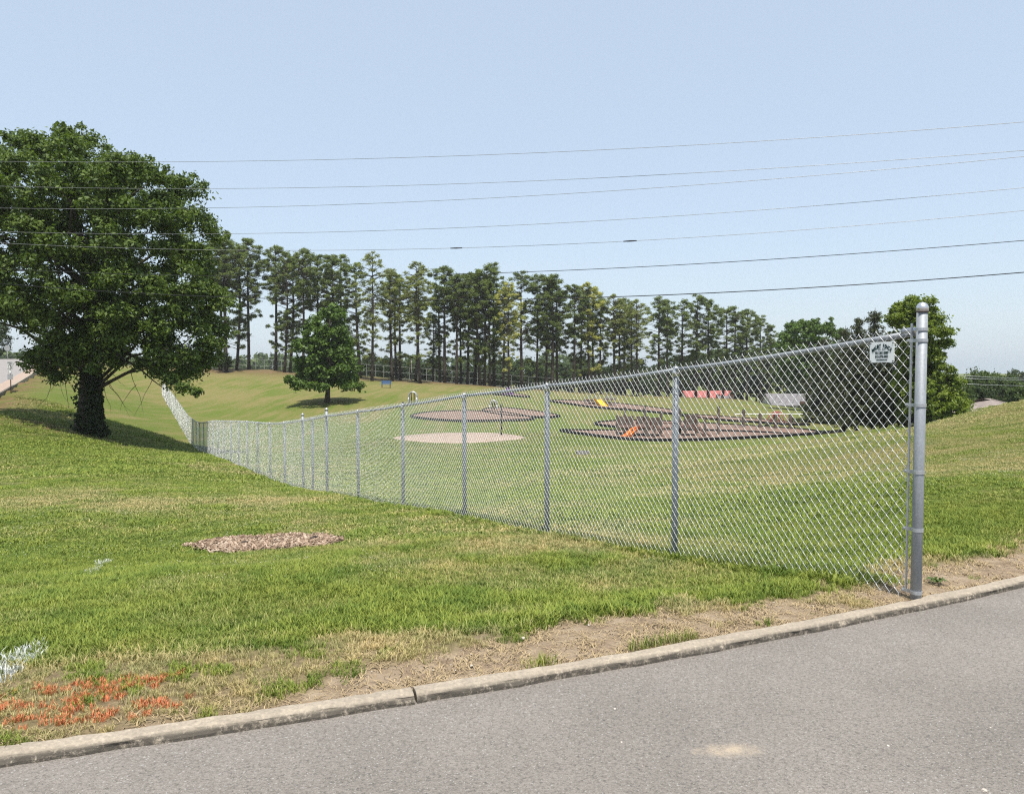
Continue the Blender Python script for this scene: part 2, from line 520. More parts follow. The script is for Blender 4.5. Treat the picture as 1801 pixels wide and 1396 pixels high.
dry = t.ramp(nf, [(0.25, (0.120, 0.115, 0.038)), (0.75, (0.235, 0.195, 0.080))])
grass = t.mix(t.ramp(dryf, [(0.12, 0.0), (0.85, 1.0)]), green, dry)
soil = t.ramp(t.noise(p, 7, 7, 0.75), [(0.26, (0.120, 0.084, 0.055)), (0.45, (0.27, 0.20, 0.135)), (0.72, (0.43, 0.345, 0.245))])
straw = t.ramp(nf, [(0.3, (0.13, 0.095, 0.055)), (0.7, (0.32, 0.245, 0.145))])
c1 = t.mix(t.math('MULTIPLY', a_patch, t.ramp(nm, [(0.35, 0.7), (0.65, 1.0)])), grass, straw)
c2 = t.mix(a_dirt, c1, soil)
redsoil = t.ramp(nm, [(0.3, (0.09, 0.05, 0.032)), (0.7, (0.20, 0.115, 0.07))])
c3 = t.mix(t.math('MULTIPLY', a_bare, t.ramp(nm, [(0.3, 0.35), (0.6, 1.0)])), c2, redsoil)
t.base(c3, 0.95, 0, 0.1)
t.bump(t.math('ADD', nf, t.noise(p, 110, 3, 0.7)), 0.7, 0.03)
M['lawn'] = t.m
ground = fast_mesh('ground', V, Fq, M['lawn'], None, True)
tag(ground, kind='structure')
BT = at(150, 765, 42); BT[2] = ground_z(BT[0], BT[1])
def bare_mask(x, y):
    b1 = sstep(5.2, 1.5, np.hypot((x - BT[0] - 1) / 1.2, (y - BT[1] + 1.0) / 0.8) + (fbm(x * 0.6, y * 0.6, 71, 3) - 0.5) * 5)
    er = x - (-34.7 - 0.507 * (y - 52.0))
    b2 = sstep(2.2, 0.7, er + (fbm(x * 0.5, y * 0.5, 81, 3) - .5) * 2) * sstep(-0.2, 0, er) * sstep(20, 40, y)
    # pine straw under the pine row
    yr = np.interp(x, [-60, -20, 0, 12, 28, 46], [118, 124, 129, 136, 148, 158])
    b3 = np.exp(-((y - yr) / 7.0) ** 2) * sstep(-70, -50, x) * 0.9
    return np.clip(b1 * 0.8 + b2 + b3, 0, 1)
fx, fy = GX.ravel(), GY.ravel()
for nme, arr in (('dirt', dm.ravel()), ('dry', dry_mask(fx, fy)), ('patch', patch_mask(fx, fy)), ('bare', bare_mask(fx, fy)),
                 ('stripe', sstep(2, 6, fx) * sstep(60, 35, fy))):
    at_ = ground.data.attributes.new(nme, 'FLOAT', 'POINT')
    at_.data.foreach_set('value', np.ascontiguousarray(arr, np.float32))

# ------------------------------------------------------------------ road and kerb
t = NT('worn_asphalt')
p = t.pos()
n1 = t.noise(p, 1.1, 4, 0.6); n2 = t.noise(p, 70, 5, 0.8); n3 = t.noise(p, 210, 3, 0.7)
vor = t.node('ShaderNodeTexVoronoi'); vor.inputs['Scale'].default_value = 120; t.l.new(p, vor.inputs['Vector'])
col = t.ramp(n1, [(0.25, (0.192, 0.173, 0.154)), (0.75, (0.262, 0.236, 0.210))])
col = t.mix(0.7, col, t.ramp(n2, [(0.32, 0.40), (0.56, 1.05)]), 'MULTIPLY')
col = t.mix(0.55, col, t.ramp(t.noise(t.map(p, (1, 1, 1)), 62, 3, 0.95), [(0.36, 0.25), (0.46, 1.0)]), 'MULTIPLY')
col = t.mix(t.ramp(t.noise(p, 95, 2, 0.5), [(0.63, 0.0), (0.70, 1.0)]), col, (0.34, 0.325, 0.30))
col = t.mix(t.ramp(n3, [(0.30, 0.9), (0.40, 0.0)]), col, (0.07, 0.066, 0.064))
# a smear of spilled sand
sp = gp(1282, 1327, -0.075)
sm = t.node('ShaderNodeVectorMath', operation='SUBTRACT'); t.l.new(p, sm.inputs[0]); sm.inputs[1].default_value = sp
smm = t.map(sm.outputs[0], (5.5, 13, 1), (0, 0, R(14)))
ln = t.node('ShaderNodeVectorMath', operation='LENGTH'); t.l.new(smm, ln.inputs[0])
sf = t.math('ADD', ln.outputs['Value'], t.math('MULTIPLY', t.noise(p, 14, 4, 0.7), 1.6))
col = t.mix(t.math('MULTIPLY', t.ramp(sf, [(0.95, 0.75), (1.0, 0.0)]) if False else t.math('SUBTRACT', 1.0, t.math('MINIMUM', t.math('MULTIPLY', sf, 0.60), 1.0)), 1.6), col, (0.42, 0.34, 0.25))
# grit washed along the gutter is a material of its own shape
t.base(col, 0.92, 0, 0.2)
t.bump(t.math('ADD', t.math('MULTIPLY', vor.outputs['Distance'], 0.8), n2), 0.8, 0.006)
M['asphalt'] = t.m
rx = np.concatenate([np.linspace(-40, -5, 18)[:-1], np.linspace(-5, 6, 60)[:-1], np.linspace(6, 40, 18)])
KT = 0.10       # kerb top width
v, f = [], []
wid = [-0.03, -0.6, -2, -4, -6.5, -9]
for x in rx:
    xc = np.clip(x, KX0, KX1); sl = 2 * KC[0] * xc + KC[1]; nrm = np.array([-sl, 1]) / math.hypot(sl, 1)
    for w in wid:
        q = np.array([x, float(kerb_y(x))]) + nrm * w
        v.append((q[0], q[1], -0.046 - 0.012 * (1 - math.exp(w))))
K = len(wid)
for i in range(len(rx) - 1):
    for j in range(K - 1):
        f.append((i * K + j, i * K + j + 1, (i + 1) * K + j + 1, (i + 1) * K + j))
me = bpy.data.meshes.new('road'); me.from_pydata(v, [], f)
road = finish('road', me, M['asphalt'], None, True); tag(road, kind='structure')

kerb = empty('kerb', (0, 0, 0)); tag(kerb, kind='structure')
def kerb_piece(xs, seed):
    prof = [(0.0, -0.2), (0.0, -0.004), (-0.010, 0.003), (-0.062, 0.001), (-0.076, -0.005), (-0.084, -0.014), (-0.088, -0.032), (-0.091, -0.2)]
    v, f = [], []
    for x in xs:
        xc = np.clip(x, KX0, KX1); sl = 2 * KC[0] * xc + KC[1]; nrm = np.array([-sl, 1]) / math.hypot(sl, 1)
        for k, (w, z) in enumerate(prof):
            j1 = (vnoise(np.array([x * 6.0]), np.array([k * 3.7]), seed)[0] - .5) * 0.014
            j2 = (vnoise(np.array([x * 22.0]), np.array([k * 3.7]), seed + 5)[0] - .5) * 0.008
            jj = (j1 + j2) if 0 < k < 7 else 0
            q = np.array([x, float(kerb_y(x))]) + nrm * (w + jj)
            v.append((q[0], q[1], z + jj * 0.5))
    n = len(prof)
    for i in range(len(xs) - 1):
        for k in range(n - 1):
            f.append((i * n + k, i * n + k + 1, (i + 1) * n + k + 1, (i + 1) * n + k))
    f.append(tuple(range(n))); f.append(tuple((len(xs) - 1) * n + k for k in range(n))[::-1])
    me = bpy.data.meshes.new('kerb_stone'); me.from_pydata(v, [], f)
    return finish('kerb_stone', me, M['kerb'], kerb, False)
xj = gp(722, 1212, 0)[0]
cuts = [-40, -12, xj - 3.05, xj, xj + 6.1, 14, 40]
for i in range(len(cuts) - 1):
    a, b = cuts[i] + 0.006, cuts[i + 1] - 0.006
    kerb_piece(np.linspace(a, b, int(min(400, max(8, (b - a) / 0.03)))), 100 + i)

# far side road on the left with its concrete gutter
def strip(name, e0, e1, dz0, dz1, mat, d0=14, d1=150, parent=None):
    ds = np.linspace(d0, d1, 90)
    v, f = [], []
    for d in ds:
        for e, dz in ((e0, dz0), (e1, dz1)):
            v.append((road_edge(d) + e, d, float(road_z(d)) + dz))
    for i in range(len(ds) - 1):
        f.append((i * 2, i * 2 + 1, i * 2 + 3, i * 2 + 2))
    me = bpy.data.meshes.new(name); me.from_pydata(v, [], f)
    return finish(name, me, mat, parent)
sr = strip('side_road', -9.4, -1.1, 0.0, 0.0, M['concrete']); tag(sr, kind='structure')
sg = strip('side_road_gutter', -1.094, -0.02, 0.006, 0.006, M['sand']); tag(sg, kind='structure')
mb = MB()
for d in np.arange(14, 150, 3.0):
    a = np.array([road_edge(d), d, float(road_z(d))]); b = np.array([road_edge(d + 2.98), d + 2.98, float(road_z(d + 2.98))])
    dirv = (b - a)[:2] / np.linalg.norm((b - a)[:2]); nn = np.array([dirv[1], -dirv[0]])
    P = []
    for q in (a, b):
        for w, z in ((-0.02, -0.5), (-0.02, 0.02), (0.12, 0.02), (0.12, -0.5)):
            P.append((q[0] + nn[0] * w, q[1] + nn[1] * w, q[2] + z))
    mb.add(P, [(0, 1, 5, 4), (1, 2, 6, 5), (2, 3, 7, 6), (0, 3, 2, 1), (4, 5, 6, 7)])
o = mb.build('side_road_edge', M['kerb']); tag(o, kind='structure')

# ------------------------------------------------------------------ fence
fence = empty('chain_link_fence', (P0[0], P0[1], 0))
tag(fence, 'long galvanised chain-link fence running from the kerb down across the lawn', 'fence')
FO = np.array([P0[0], P0[1], 0.0])
FR = 1.775                                   # rail height
FH = 1.81                                    # fabric height
# plan: run A from P0 to C1, run B onwards
dA = np.array([S1, 1.0]); LA = np.linalg.norm(C1 - P0); dA /= np.linalg.norm(dA)
dB = np.array([S2, 1.0]); dB /= np.linalg.norm(dB)
END_D = fence_d2(284)
LB = (END_D - C1[1]) / dB[1]
L = LA + LB
def fplan(s):
    s = np.asarray(s, float)[..., None]
    return np.where(s <= LA, P0 + dA * s, C1 + dB * (s - LA))
def fs_of(p):
    q = np.asarray(p)[:2]
    return float((q - P0) @ dA) if q[1] <= C1[1] + 1e-6 else LA + float((q - C1) @ dB)
_fs = np.array([fs_of(p) for p in FPTS])
_fz = FPTS[:, 2].copy(); _fz[0] = 0.0
def pchip(x, xs, ys):
    h = np.diff(xs); dl = np.diff(ys) / h
    m = np.zeros_like(ys); m[0], m[-1] = dl[0], dl[-1]
    for i in range(1, len(ys) - 1):
        if dl[i - 1] * dl[i] > 0:
            w1, w2 = 2 * h[i] + h[i - 1], h[i] + 2 * h[i - 1]
            m[i] = (w1 + w2) / (w1 / dl[i - 1] + w2 / dl[i])
    i = np.clip(np.searchsorted(xs, x) - 1, 0, len(xs) - 2)
    tt = (x - xs[i]) / h[i]
    return ((1 + 2 * tt) * (1 - tt) ** 2 * ys[i] + tt * (1 - tt) ** 2 * h[i] * m[i] + tt * tt * (3 - 2 * tt) * ys[i + 1] + tt * tt * (tt - 1) * h[i] * m[i + 1])
def fz(s):
    return pchip(np.asarray(s, float), _fs, _fz)

# post stations along the run
posts = [0.0] + [fs_of(FPTS[i]) for i in range(1, 7)]            # 0 end post, 6 corner
s545, s528 = [LA + (fence_d2(x) - C1[1]) / dB[1] for x in (546, 528)]
posts += [s545, s528]
s = s528
while s + 2.44 < L:
    s += 2.44; posts.append(s)
posts.append(L)
TERMINAL = {0, 6, 8, len(posts) - 1}
nA = np.array([dA[1], -dA[0]])               # points to the play-ground side
nB = np.array([dB[1], -dB[0]])
def fnorm(s): return nA if s <= LA else nB
def fpt(s, off, z):
    q = fplan(s) + fnorm(s) * off
    return np.array([q[0], q[1], z]) - FO

def cyl(name, s, off, r, z0, z1, mat, parent, sides=24):
    mb = MB(); b = fpt(s, off, 0)
    mb.tube([b + [0, 0, z0], b + [0, 0, (z0 + z1) / 2], b + [0, 0, z1]], r, sides)
    return mb.build(name, mat, parent, True)
for i, s in enumerate(posts):
    zb = float(fz(s))
    if i in TERMINAL:
        big = i == 0
        r = 0.0345 if big else 0.034
        lean = -0.0 
        off = 0.004 if big else 0.05
        h = 1.93
        po = cyl('end_post' if big else 'terminal_post', s, off, r, zb - 0.4, zb + h, M['galv'], fence, 32)
        b = fpt(s, off, zb + h)
        mb = MB(); mb.lathe([(r + 0.003, -0.030), (r + 0.004, 0.0), (r + 0.0035, 0.006), (r * 0.95, 0.016), (r * 0.76, 0.027), (r * 0.45, 0.034), (r * 0.12, 0.037)], b, 28)
        cap = mb.build('post_cap', M['galv_cap'], po, True)
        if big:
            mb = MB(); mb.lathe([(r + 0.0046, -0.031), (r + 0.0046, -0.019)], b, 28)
            mb.build('cap_shadow_ring', M['cap_shadow_tone'], po, True)  # thin dark ring standing in for the shadow at the cap rim
            # tension bar and bands
            mb = MB(); q = fpt(s + 0.066, -0.004, 0)
            mb.box(q + [0, 0, zb + 0.93], (0.006, 0.018, 1.80), math.atan2(dA[1], dA[0]))
            mb.build('tension_bar', M['galv_band'], fence)
            for hb in (0.035, 0.455, 0.842, 1.287, 1.715):
                mb = MB()
                c = fpt(s, off, zb + hb)
                mb.lathe([(r + 0.001, -0.011), (r + 0.0035, -0.011), (r + 0.0035, 0.011), (r + 0.001, 0.011)], c, 28)
                e0, e1 = c + np.array([*dA, 0]) * (r - 0.002) - np.array([*nA, 0]) * 0.012, fpt(s + 0.082, -0.014, zb + hb)
                mid = (e0 + e1) / 2; ang = math.atan2(e1[1] - e0[1], e1[0] - e0[0])
                mb.box(mid, (np.linalg.norm(e1 - e0) + 0.01, 0.004, 0.022), ang)
                mb.tube([e1 - np.array([*nA, 0]) * 0.012 + [0, 0, 0], e1 + np.array([*nA, 0]) * 0.02], 0.0075, 8)
                bd = mb.build('tension_band', M['galv_band'], po, False)
            mb = MB(); c = fpt(s, off, zb + FR + 0.012)
            mb.lathe([(r + 0.001, -0.010), (r + 0.0035, -0.010), (r + 0.0035, 0.010), (r + 0.001, 0.010)], c, 28)
            mb.build('brace_band', M['galv_band'], po, False)
            mb = MB()
            mb.tube([fpt(s + 0.035, off, zb + FR + 0.01), fpt(s + 0.06, 0.035, zb + FR + 0.004), fpt(s + 0.15, 0.03, zb + FR)], [0.016, 0.027, 0.026], 14)
            mb.build('rail_end_cup', M['galv_cap'], po, True)
    else:
        po = cyl('line_post', s, 0.034, 0.0302, zb - 0.4, zb + FR - 0.02, M['galv'], fence, 20 if s < 25 else 8)
        mb = MB(); b = fpt(s, 0.030, zb + FR)
        sd = 18 if s < 25 else 8
        mb.lathe([(0.033, -0.06), (0.034, -0.02), (0.026, 0.012), (0.027, 0.03), (0.016, 0.036)], b, sd)
        mb.build('loop_cap', M['galv_cap'], po, True)
        if s < 16:     # wire ties
            for hb in (0.30, 0.62, 0.95, 1.28, 1.55):
                mb = MB(); c = fpt(s, 0.034, zb + hb)
                ang = np.linspace(0, 2 * math.pi, 17)
                mb.tube([c + [0.0325 * math.cos(a), 0.0325 * math.sin(a), 0.006 * math.sin(2 * a)] for a in ang], 0.0016, 5)
                mb.build('tie_wire', M['wire'], po, True)
# top rail spans
for i in range(len(posts) - 1):
    a, b = posts[i], posts[i + 1]
    mb = MB()
    n = 9 if b > 20 else 7
    ss = np.linspace(a + (0.06 if i == 0 else 0), b, n)
    mb.tube([fpt(q, 0.028 if q <= LA or True else 0, float(fz(q)) + FR - 0.012 * math.sin(math.pi * (q - a) / (b - a))) for q in ss], 0.0212, 16 if b < 20 else 6)
    mb.build('top_rail', M['galv'], fence, True)

# woven fabric, one panel for each bay
PW, NV = 0.0345, 44
VH = FH / NV
def fabric(s0, s1, detail, k0):
    cnt = int(round((s1 - s0) / PW))
    pw = (s1 - s0) / cnt
    sc = s0 + (np.arange(cnt) + 0.5) * pw
    par = (np.arange(cnt) + k0) % 2
    j = np.arange(NV + 1)
    side = np.where((j[None, :] + par[:, None]) % 2 == 0, -1, 1)          # (cnt, NV+1)
    S = sc[:, None] + side * (pw / 2 + (0.0009 if detail == 2 else 0))
    H = np.broadcast_to(j * VH, S.shape)
    O = np.zeros(S.shape)
    if detail == 2:
        # give each strand its weave: rising strands pass behind, falling strands in front
        segS, segH, segO = [S[:, :1]], [H[:, :1]], [O[:, :1]]
        for q in range(NV):
            a, b = S[:, q:q + 1], S[:, q + 1:q + 2]
            ha, hb = H[:, q:q + 1], H[:, q + 1:q + 2]
            o = np.where(b > a, -0.0027, 0.0027)
            for w in (0.10, 0.90):
                segS.append(a + (b - a) * w); segH.append(ha + (hb - ha) * w); segO.append(o)
            segS.append(b); segH.append(hb); segO.append(np.zeros_like(b))
        S, H, O = np.concatenate(segS, 1), np.concatenate(segH, 1), np.concatenate(segO, 1)
    m = S.shape[1]
    # slight slack of the fabric between the ties
    bul = 0.006 * np.sin(S * 5.1 + H * 2.0) + 0.004 * np.sin(H * 6.0 + S * 1.7)
    z = fz(S.ravel()).reshape(S.shape) + 0.012 + H
    pl = np.stack([fplan(S[..., ]), ], 0)[0]
    nn = np.where((S <= LA)[..., None], nA, nB)
    P = np.concatenate([pl + nn * (O + bul * 0.6 - 0.004)[..., None], z[..., None]], -1) - FO
    sides = {2: 5, 1: 4, 0: 4}[detail]
    rad = {2: 0.0020, 1: 0.0016, 0: 0.0012 if s0 < 40 else 0.0008}[detail]
    T = np.gradient(P, axis=1); T /= np.linalg.norm(T, axis=2)[..., None]
    nn3 = np.concatenate([nn, np.zeros(nn.shape[:2] + (1,))], -1)
    B = np.cross(T, nn3); B /= np.linalg.norm(B, axis=2)[..., None]
    N2 = np.cross(B, T)
    ang = np.arange(sides) * 2 * math.pi / sides
    ring = B[..., None, :] * np.cos(ang)[:, None] + N2[..., None, :] * np.sin(ang)[:, None]
    V = P[..., None, :] + ring * rad
    if detail < 2:      # every strand its own straight wire
        A_, B_ = P[:, :-1], P[:, 1:]
        T = B_ - A_; T = T / np.linalg.norm(T, axis=2)[..., None]
        n3 = nn3[:, :-1]
        Bq = np.cross(T, n3); Bq /= np.linalg.norm(Bq, axis=2)[..., None]
        N2 = np.cross(Bq, T)
        ring = (Bq[..., None, :] * np.cos(ang)[:, None] + N2[..., None, :] * np.sin(ang)[:, None]) * rad
        V = np.stack([A_[..., None, :] + ring, B_[..., None, :] + ring], 2)      # (cnt, NV, 2, sides, 3)
        m = 2; cnt_ = cnt * NV
        V = V.reshape(cnt_, 2, sides, 3)
    else:
        cnt_ = cnt
    idx = np.arange(cnt_ * m * sides).reshape(cnt_, m, sides)
    r2 = np.roll(idx, -1, axis=2)
    Fq = np.stack([idx[:, :-1], r2[:, :-1], r2[:, 1:], idx[:, 1:]], -1).reshape(-1, 4)
    V = V.reshape(-1, 3)
    if detail >= 1:
        # knuckled ends: small loops at the foot and the hooked tips on top
        rings = []
        for i in range(cnt):
            for jj, up in ((0, -1), (NV, 1)):
                ap = sc[i] + (-1 if (jj + par[i]) % 2 == 0 else 1) * pw / 2
                base = fpt(ap, -0.004, float(fz(ap)) + 0.012 + jj * VH)
                d2 = np.array([*(dA if ap <= LA else dB), 0])
                nn_ = np.array([*(nA if ap <= LA else nB), 0])
                if up < 0:
                    if side[i, 0] < 0: continue
                    a = np.linspace(0, 2 * math.pi, 9)
                    pts = [base + d2 * 0.0065 * math.sin(q) * (0.5 - 0.5 * math.cos(q)) * 1.3 + np.array([0, 0, -0.011 * (1 - math.cos(q))]) for q in a]
                else:
                    if side[i, NV] < 0: continue
                    pts = [base + np.array([0, 0, -0.002]), base + np.array([0, 0, 0.004]) - nn_ * 0.003, base + np.array([0, 0, 0.006]) + nn_ * 0.004, base + np.array([0, 0, -0.004]) + nn_ * 0.006]
                rings.append(pts)
        mb = MB()
        for pts in rings: mb.tube(pts, 0.0021, 4, False)
        if rings:
            V2 = np.concatenate(mb.v); F2 = np.array(mb.f) + len(V)
            V = np.concatenate([V, V2]); Fq = np.concatenate([Fq, F2])
    o = fast_mesh('wire_fabric', V, Fq, M['wire'], fence, True)
    o['kind'] = 'stuff'
    return (k0 + cnt) % 2
k0 = 0
for i in range(len(posts) - 1):
    a, b = posts[i], posts[i + 1]
    a2 = a + 0.052 if i == 0 else a
    det = 2 if b < 9.9 else (1 if b < 20 else 0)
    k0 = fabric(a2, b, det, k0)

# ------------------------------------------------------------------ fence sign
def text_mesh(txt, size, extrude=0.0004, bold=0.0):
    cu = bpy.data.curves.new('txt', 'FONT'); cu.body = txt; cu.size = size; cu.extrude = extrude; cu.offset = bold
    cu.align_x = 'CENTER'; cu.align_y = 'CENTER'; cu.resolution_u = 3
    ob = bpy.data.objects.new('txt', cu); COL.objects.link(ob)
    dg = bpy.context.evaluated_depsgraph_get()
    me = bpy.data.meshes.new_from_object(ob.evaluated_get(dg))
    bpy.data.objects.remove(ob); bpy.data.curves.remove(cu)
    return me
def text_part(name, txt, size, loc, rot, mat, parent, sx=1.0, bold=0.0, sz=1.0):
    me = text_mesh(txt, size, bold=bold)
    me.materials.clear()
    o = finish(name, me, mat, parent)
    o.location = loc; o.rotation_euler = rot; o.scale = (sx, sz, 1)
    return o
def s_at_px(x):
    d = fence_d1(x); return float((np.array([P0[0] + S1 * (d - P0[1]), d]) - P0) @ dA)
ssn = s_at_px(1552.5)
sw = abs(s_at_px(1531) - s_at_px(1574)); sh = 0.142
zsn = float(fz(ssn)) + 1.672
loc = fpt(ssn, -0.016, zsn) + FO
sign = empty('fence_sign', loc, math.atan2(-dA[1], -dA[0]))      # local +x runs towards the end post, local -y faces the viewer
sign.rotation_euler[1] = R(-1.0)
tag(sign, 'small white metal sign with green lettering wired to the fence top beside the end post', 'sign')
mb = MB()
w2, h2, cr = sw / 2, sh / 2, 0.008
pts = []
for cx_, cz_, a0 in ((w2 - cr, h2 - cr, 0), (-w2 + cr, h2 - cr, 90), (-w2 + cr, -h2 + cr, 180), (w2 - cr, -h2 + cr, 270)):
    for q in (0, 30, 60, 90):
        pts.append((cx_ + cr * math.cos(R(a0 + q)), cz_ + cr * math.sin(R(a0 + q))))
n = len(pts)
Vv = [(x, 0.0, z) for x, z in pts] + [(x, 0.0022, z) for x, z in pts]
mb.add(Vv, [tuple(range(n))[::-1], tuple(range(n, 2 * n))] + [(k, (k + 1) % n, n + (k + 1) % n, n + k) for k in range(n)])
mb.build('sign_plate', M['sign_white'], sign)
for sx in (-1, 1):
    for sz in (-1, 1):
        mb = MB(); mb.tube([(sx * (w2 - 0.009), -0.003, sz * (h2 - 0.009)), (sx * (w2 - 0.009), 0.006, sz * (h2 - 0.009))], 0.0042, 10)
        mb.build('bolt', M['sign_black'], sign)
rot = (math.pi / 2, 0, 0)
title = 'MAURY FENCE'
span = sw * 0.72
for k, ch in enumerate(title):
    if ch == ' ': continue
    u = (k - (len(title) - 1) / 2) / (len(title) - 1)
    me = text_mesh(ch, 0.036, bold=0.0016)
    o = finish('letter', me, None, sign); o.data.materials.clear(); o.data.materials.append(M['sign_green'])
    o.location = (u * span, -0.0012, h2 * 0.60 - 0.030 * (2 * u) ** 2)
    o.rotation_euler = (math.pi / 2, u * 0.62, 0); o.scale = (0.62, 1.0, 1)
text_part('printed_line', 'CO., INC.', 0.015, (0, -0.0012, h2 * 0.26), rot, M['sign_green'], sign, 0.9)
text_part('printed_line', '931-381-2089', 0.024, (0, -0.0012, h2 * -0.08), rot, M['sign_green'], sign, 0.74, 0.0011)
text_part('printed_line', '615-373-3421', 0.024, (0, -0.0012, h2 * -0.44), rot, M['sign_green'], sign, 0.74, 0.0011)
text_part('printed_line', 'mauryfence.com', 0.014, (0, -0.0012, h2 * -0.74), rot, M['sign_green'], sign, 0.88, 0.0006)

# ------------------------------------------------------------------ trees
def leaf_cloud(C, Rr, per, lw, ll, up=0.35, seed=0, droop=0.0):
    """C (n,3) lobe centres, Rr (n,3) radii -> leaf quads"""
    g = np.random.default_rng(seed)
    per = np.broadcast_to(per, (len(C),)).astype(int)
    ci = np.repeat(np.arange(len(C)), per)
    N = len(ci)
    d = g.normal(size=(N, 3)); d /= np.linalg.norm(d, axis=1)[:, None]
    d[:, 2] = np.where((d[:, 2] < -0.35) & (g.random(N) < 0.6), -d[:, 2], d[:, 2])
    rr = g.random(N) ** 0.45
    # break the lobe into twigs
    lump = 0.72 + 0.28 * np.sin(d[:, 0] * 5 + ci * 1.7) * np.sin(d[:, 1] * 5 + ci) + 0.12 * g.normal(size=N)
    P = C[ci] + d * Rr[ci] * (rr * lump)[:, None]
    nrm = d * 0.55 + np.array([0, 0, up]) + g.normal(size=(N, 3)) * 0.55
    nrm /= np.linalg.norm(nrm, axis=1)[:, None]
    a = np.cross(nrm, g.normal(size=(N, 3))); a[:, 2] -= droop; a /= np.linalg.norm(a, axis=1)[:, None]
    b = np.cross(nrm, a)
    sc = (0.65 + 0.7 * g.random(N))[:, None]
    A, Bv = a * ll * 0.5 * sc, b * lw * 0.5 * sc
    V = np.stack([P - A, P + Bv - A * 0.1 + nrm * lw * 0.12, P + A, P - Bv - A * 0.1 + nrm * lw * 0.12], 1).reshape(-1, 3)
    return V, np.arange(N * 4).reshape(-1, 4)

def in_poly(x, y, P):
    inside = np.zeros(x.shape, bool)
    n = len(P)
    for i in range(n):
        x1, y1 = P[i]; x2, y2 = P[(i + 1) % n]
        c = ((y1 > y) != (y2 > y)) & (x < (x2 - x1) * (y - y1) / (y2 - y1 + 1e-12) + x1)
        inside ^= c
    return inside
def edge_dist(x, y, P):
    best = np.full(x.shape, 1e9)
    n = len(P)
    for i in range(n):
        a, b = np.array(P[i]), np.array(P[(i + 1) % n])
        ab = b - a
        tt = np.clip(((x - a[0]) * ab[0] + (y - a[1]) * ab[1]) / (ab @ ab + 1e-12), 0, 1)
        best = np.minimum(best, np.hypot(x - a[0] - tt * ab[0], y - a[1] - tt * ab[1]))
    return best

def branches(mb, trunk_pts, C, g, r0, sides=5, frac=0.5):
    """limbs from the trunk line out to lobe centres"""
    tp = np.asarray(trunk_pts)
    for c in C:
        # leave the trunk below the lobe
        zt = c[2] - (0.35 + 0.25 * g.random()) * np.hypot(c[0] - tp[0, 0], c[1] - tp[0, 1]) - 0.4
        zt = np.clip(zt, tp[0, 2] + (tp[-1, 2] - tp[0, 2]) * 0.3, tp[-1, 2])
        k = np.array([np.interp(zt, tp[:, 2], tp[:, i]) for i in range(3)])
        ln = np.linalg.norm(c - k)
        m1 = k + (c - k) * 0.4 + np.array([0, 0, 0.10 * ln]) + g.normal(size=3) * 0.06 * ln
        rb = r0 * min(1.0, 0.35 + ln / 9)
        mb.tube([k, m1, (m1 + c) / 2 + g.normal(size=3) * 0.04 * ln, c], [rb, rb * 0.65, rb * 0.4, rb * 0.12], sides, False)

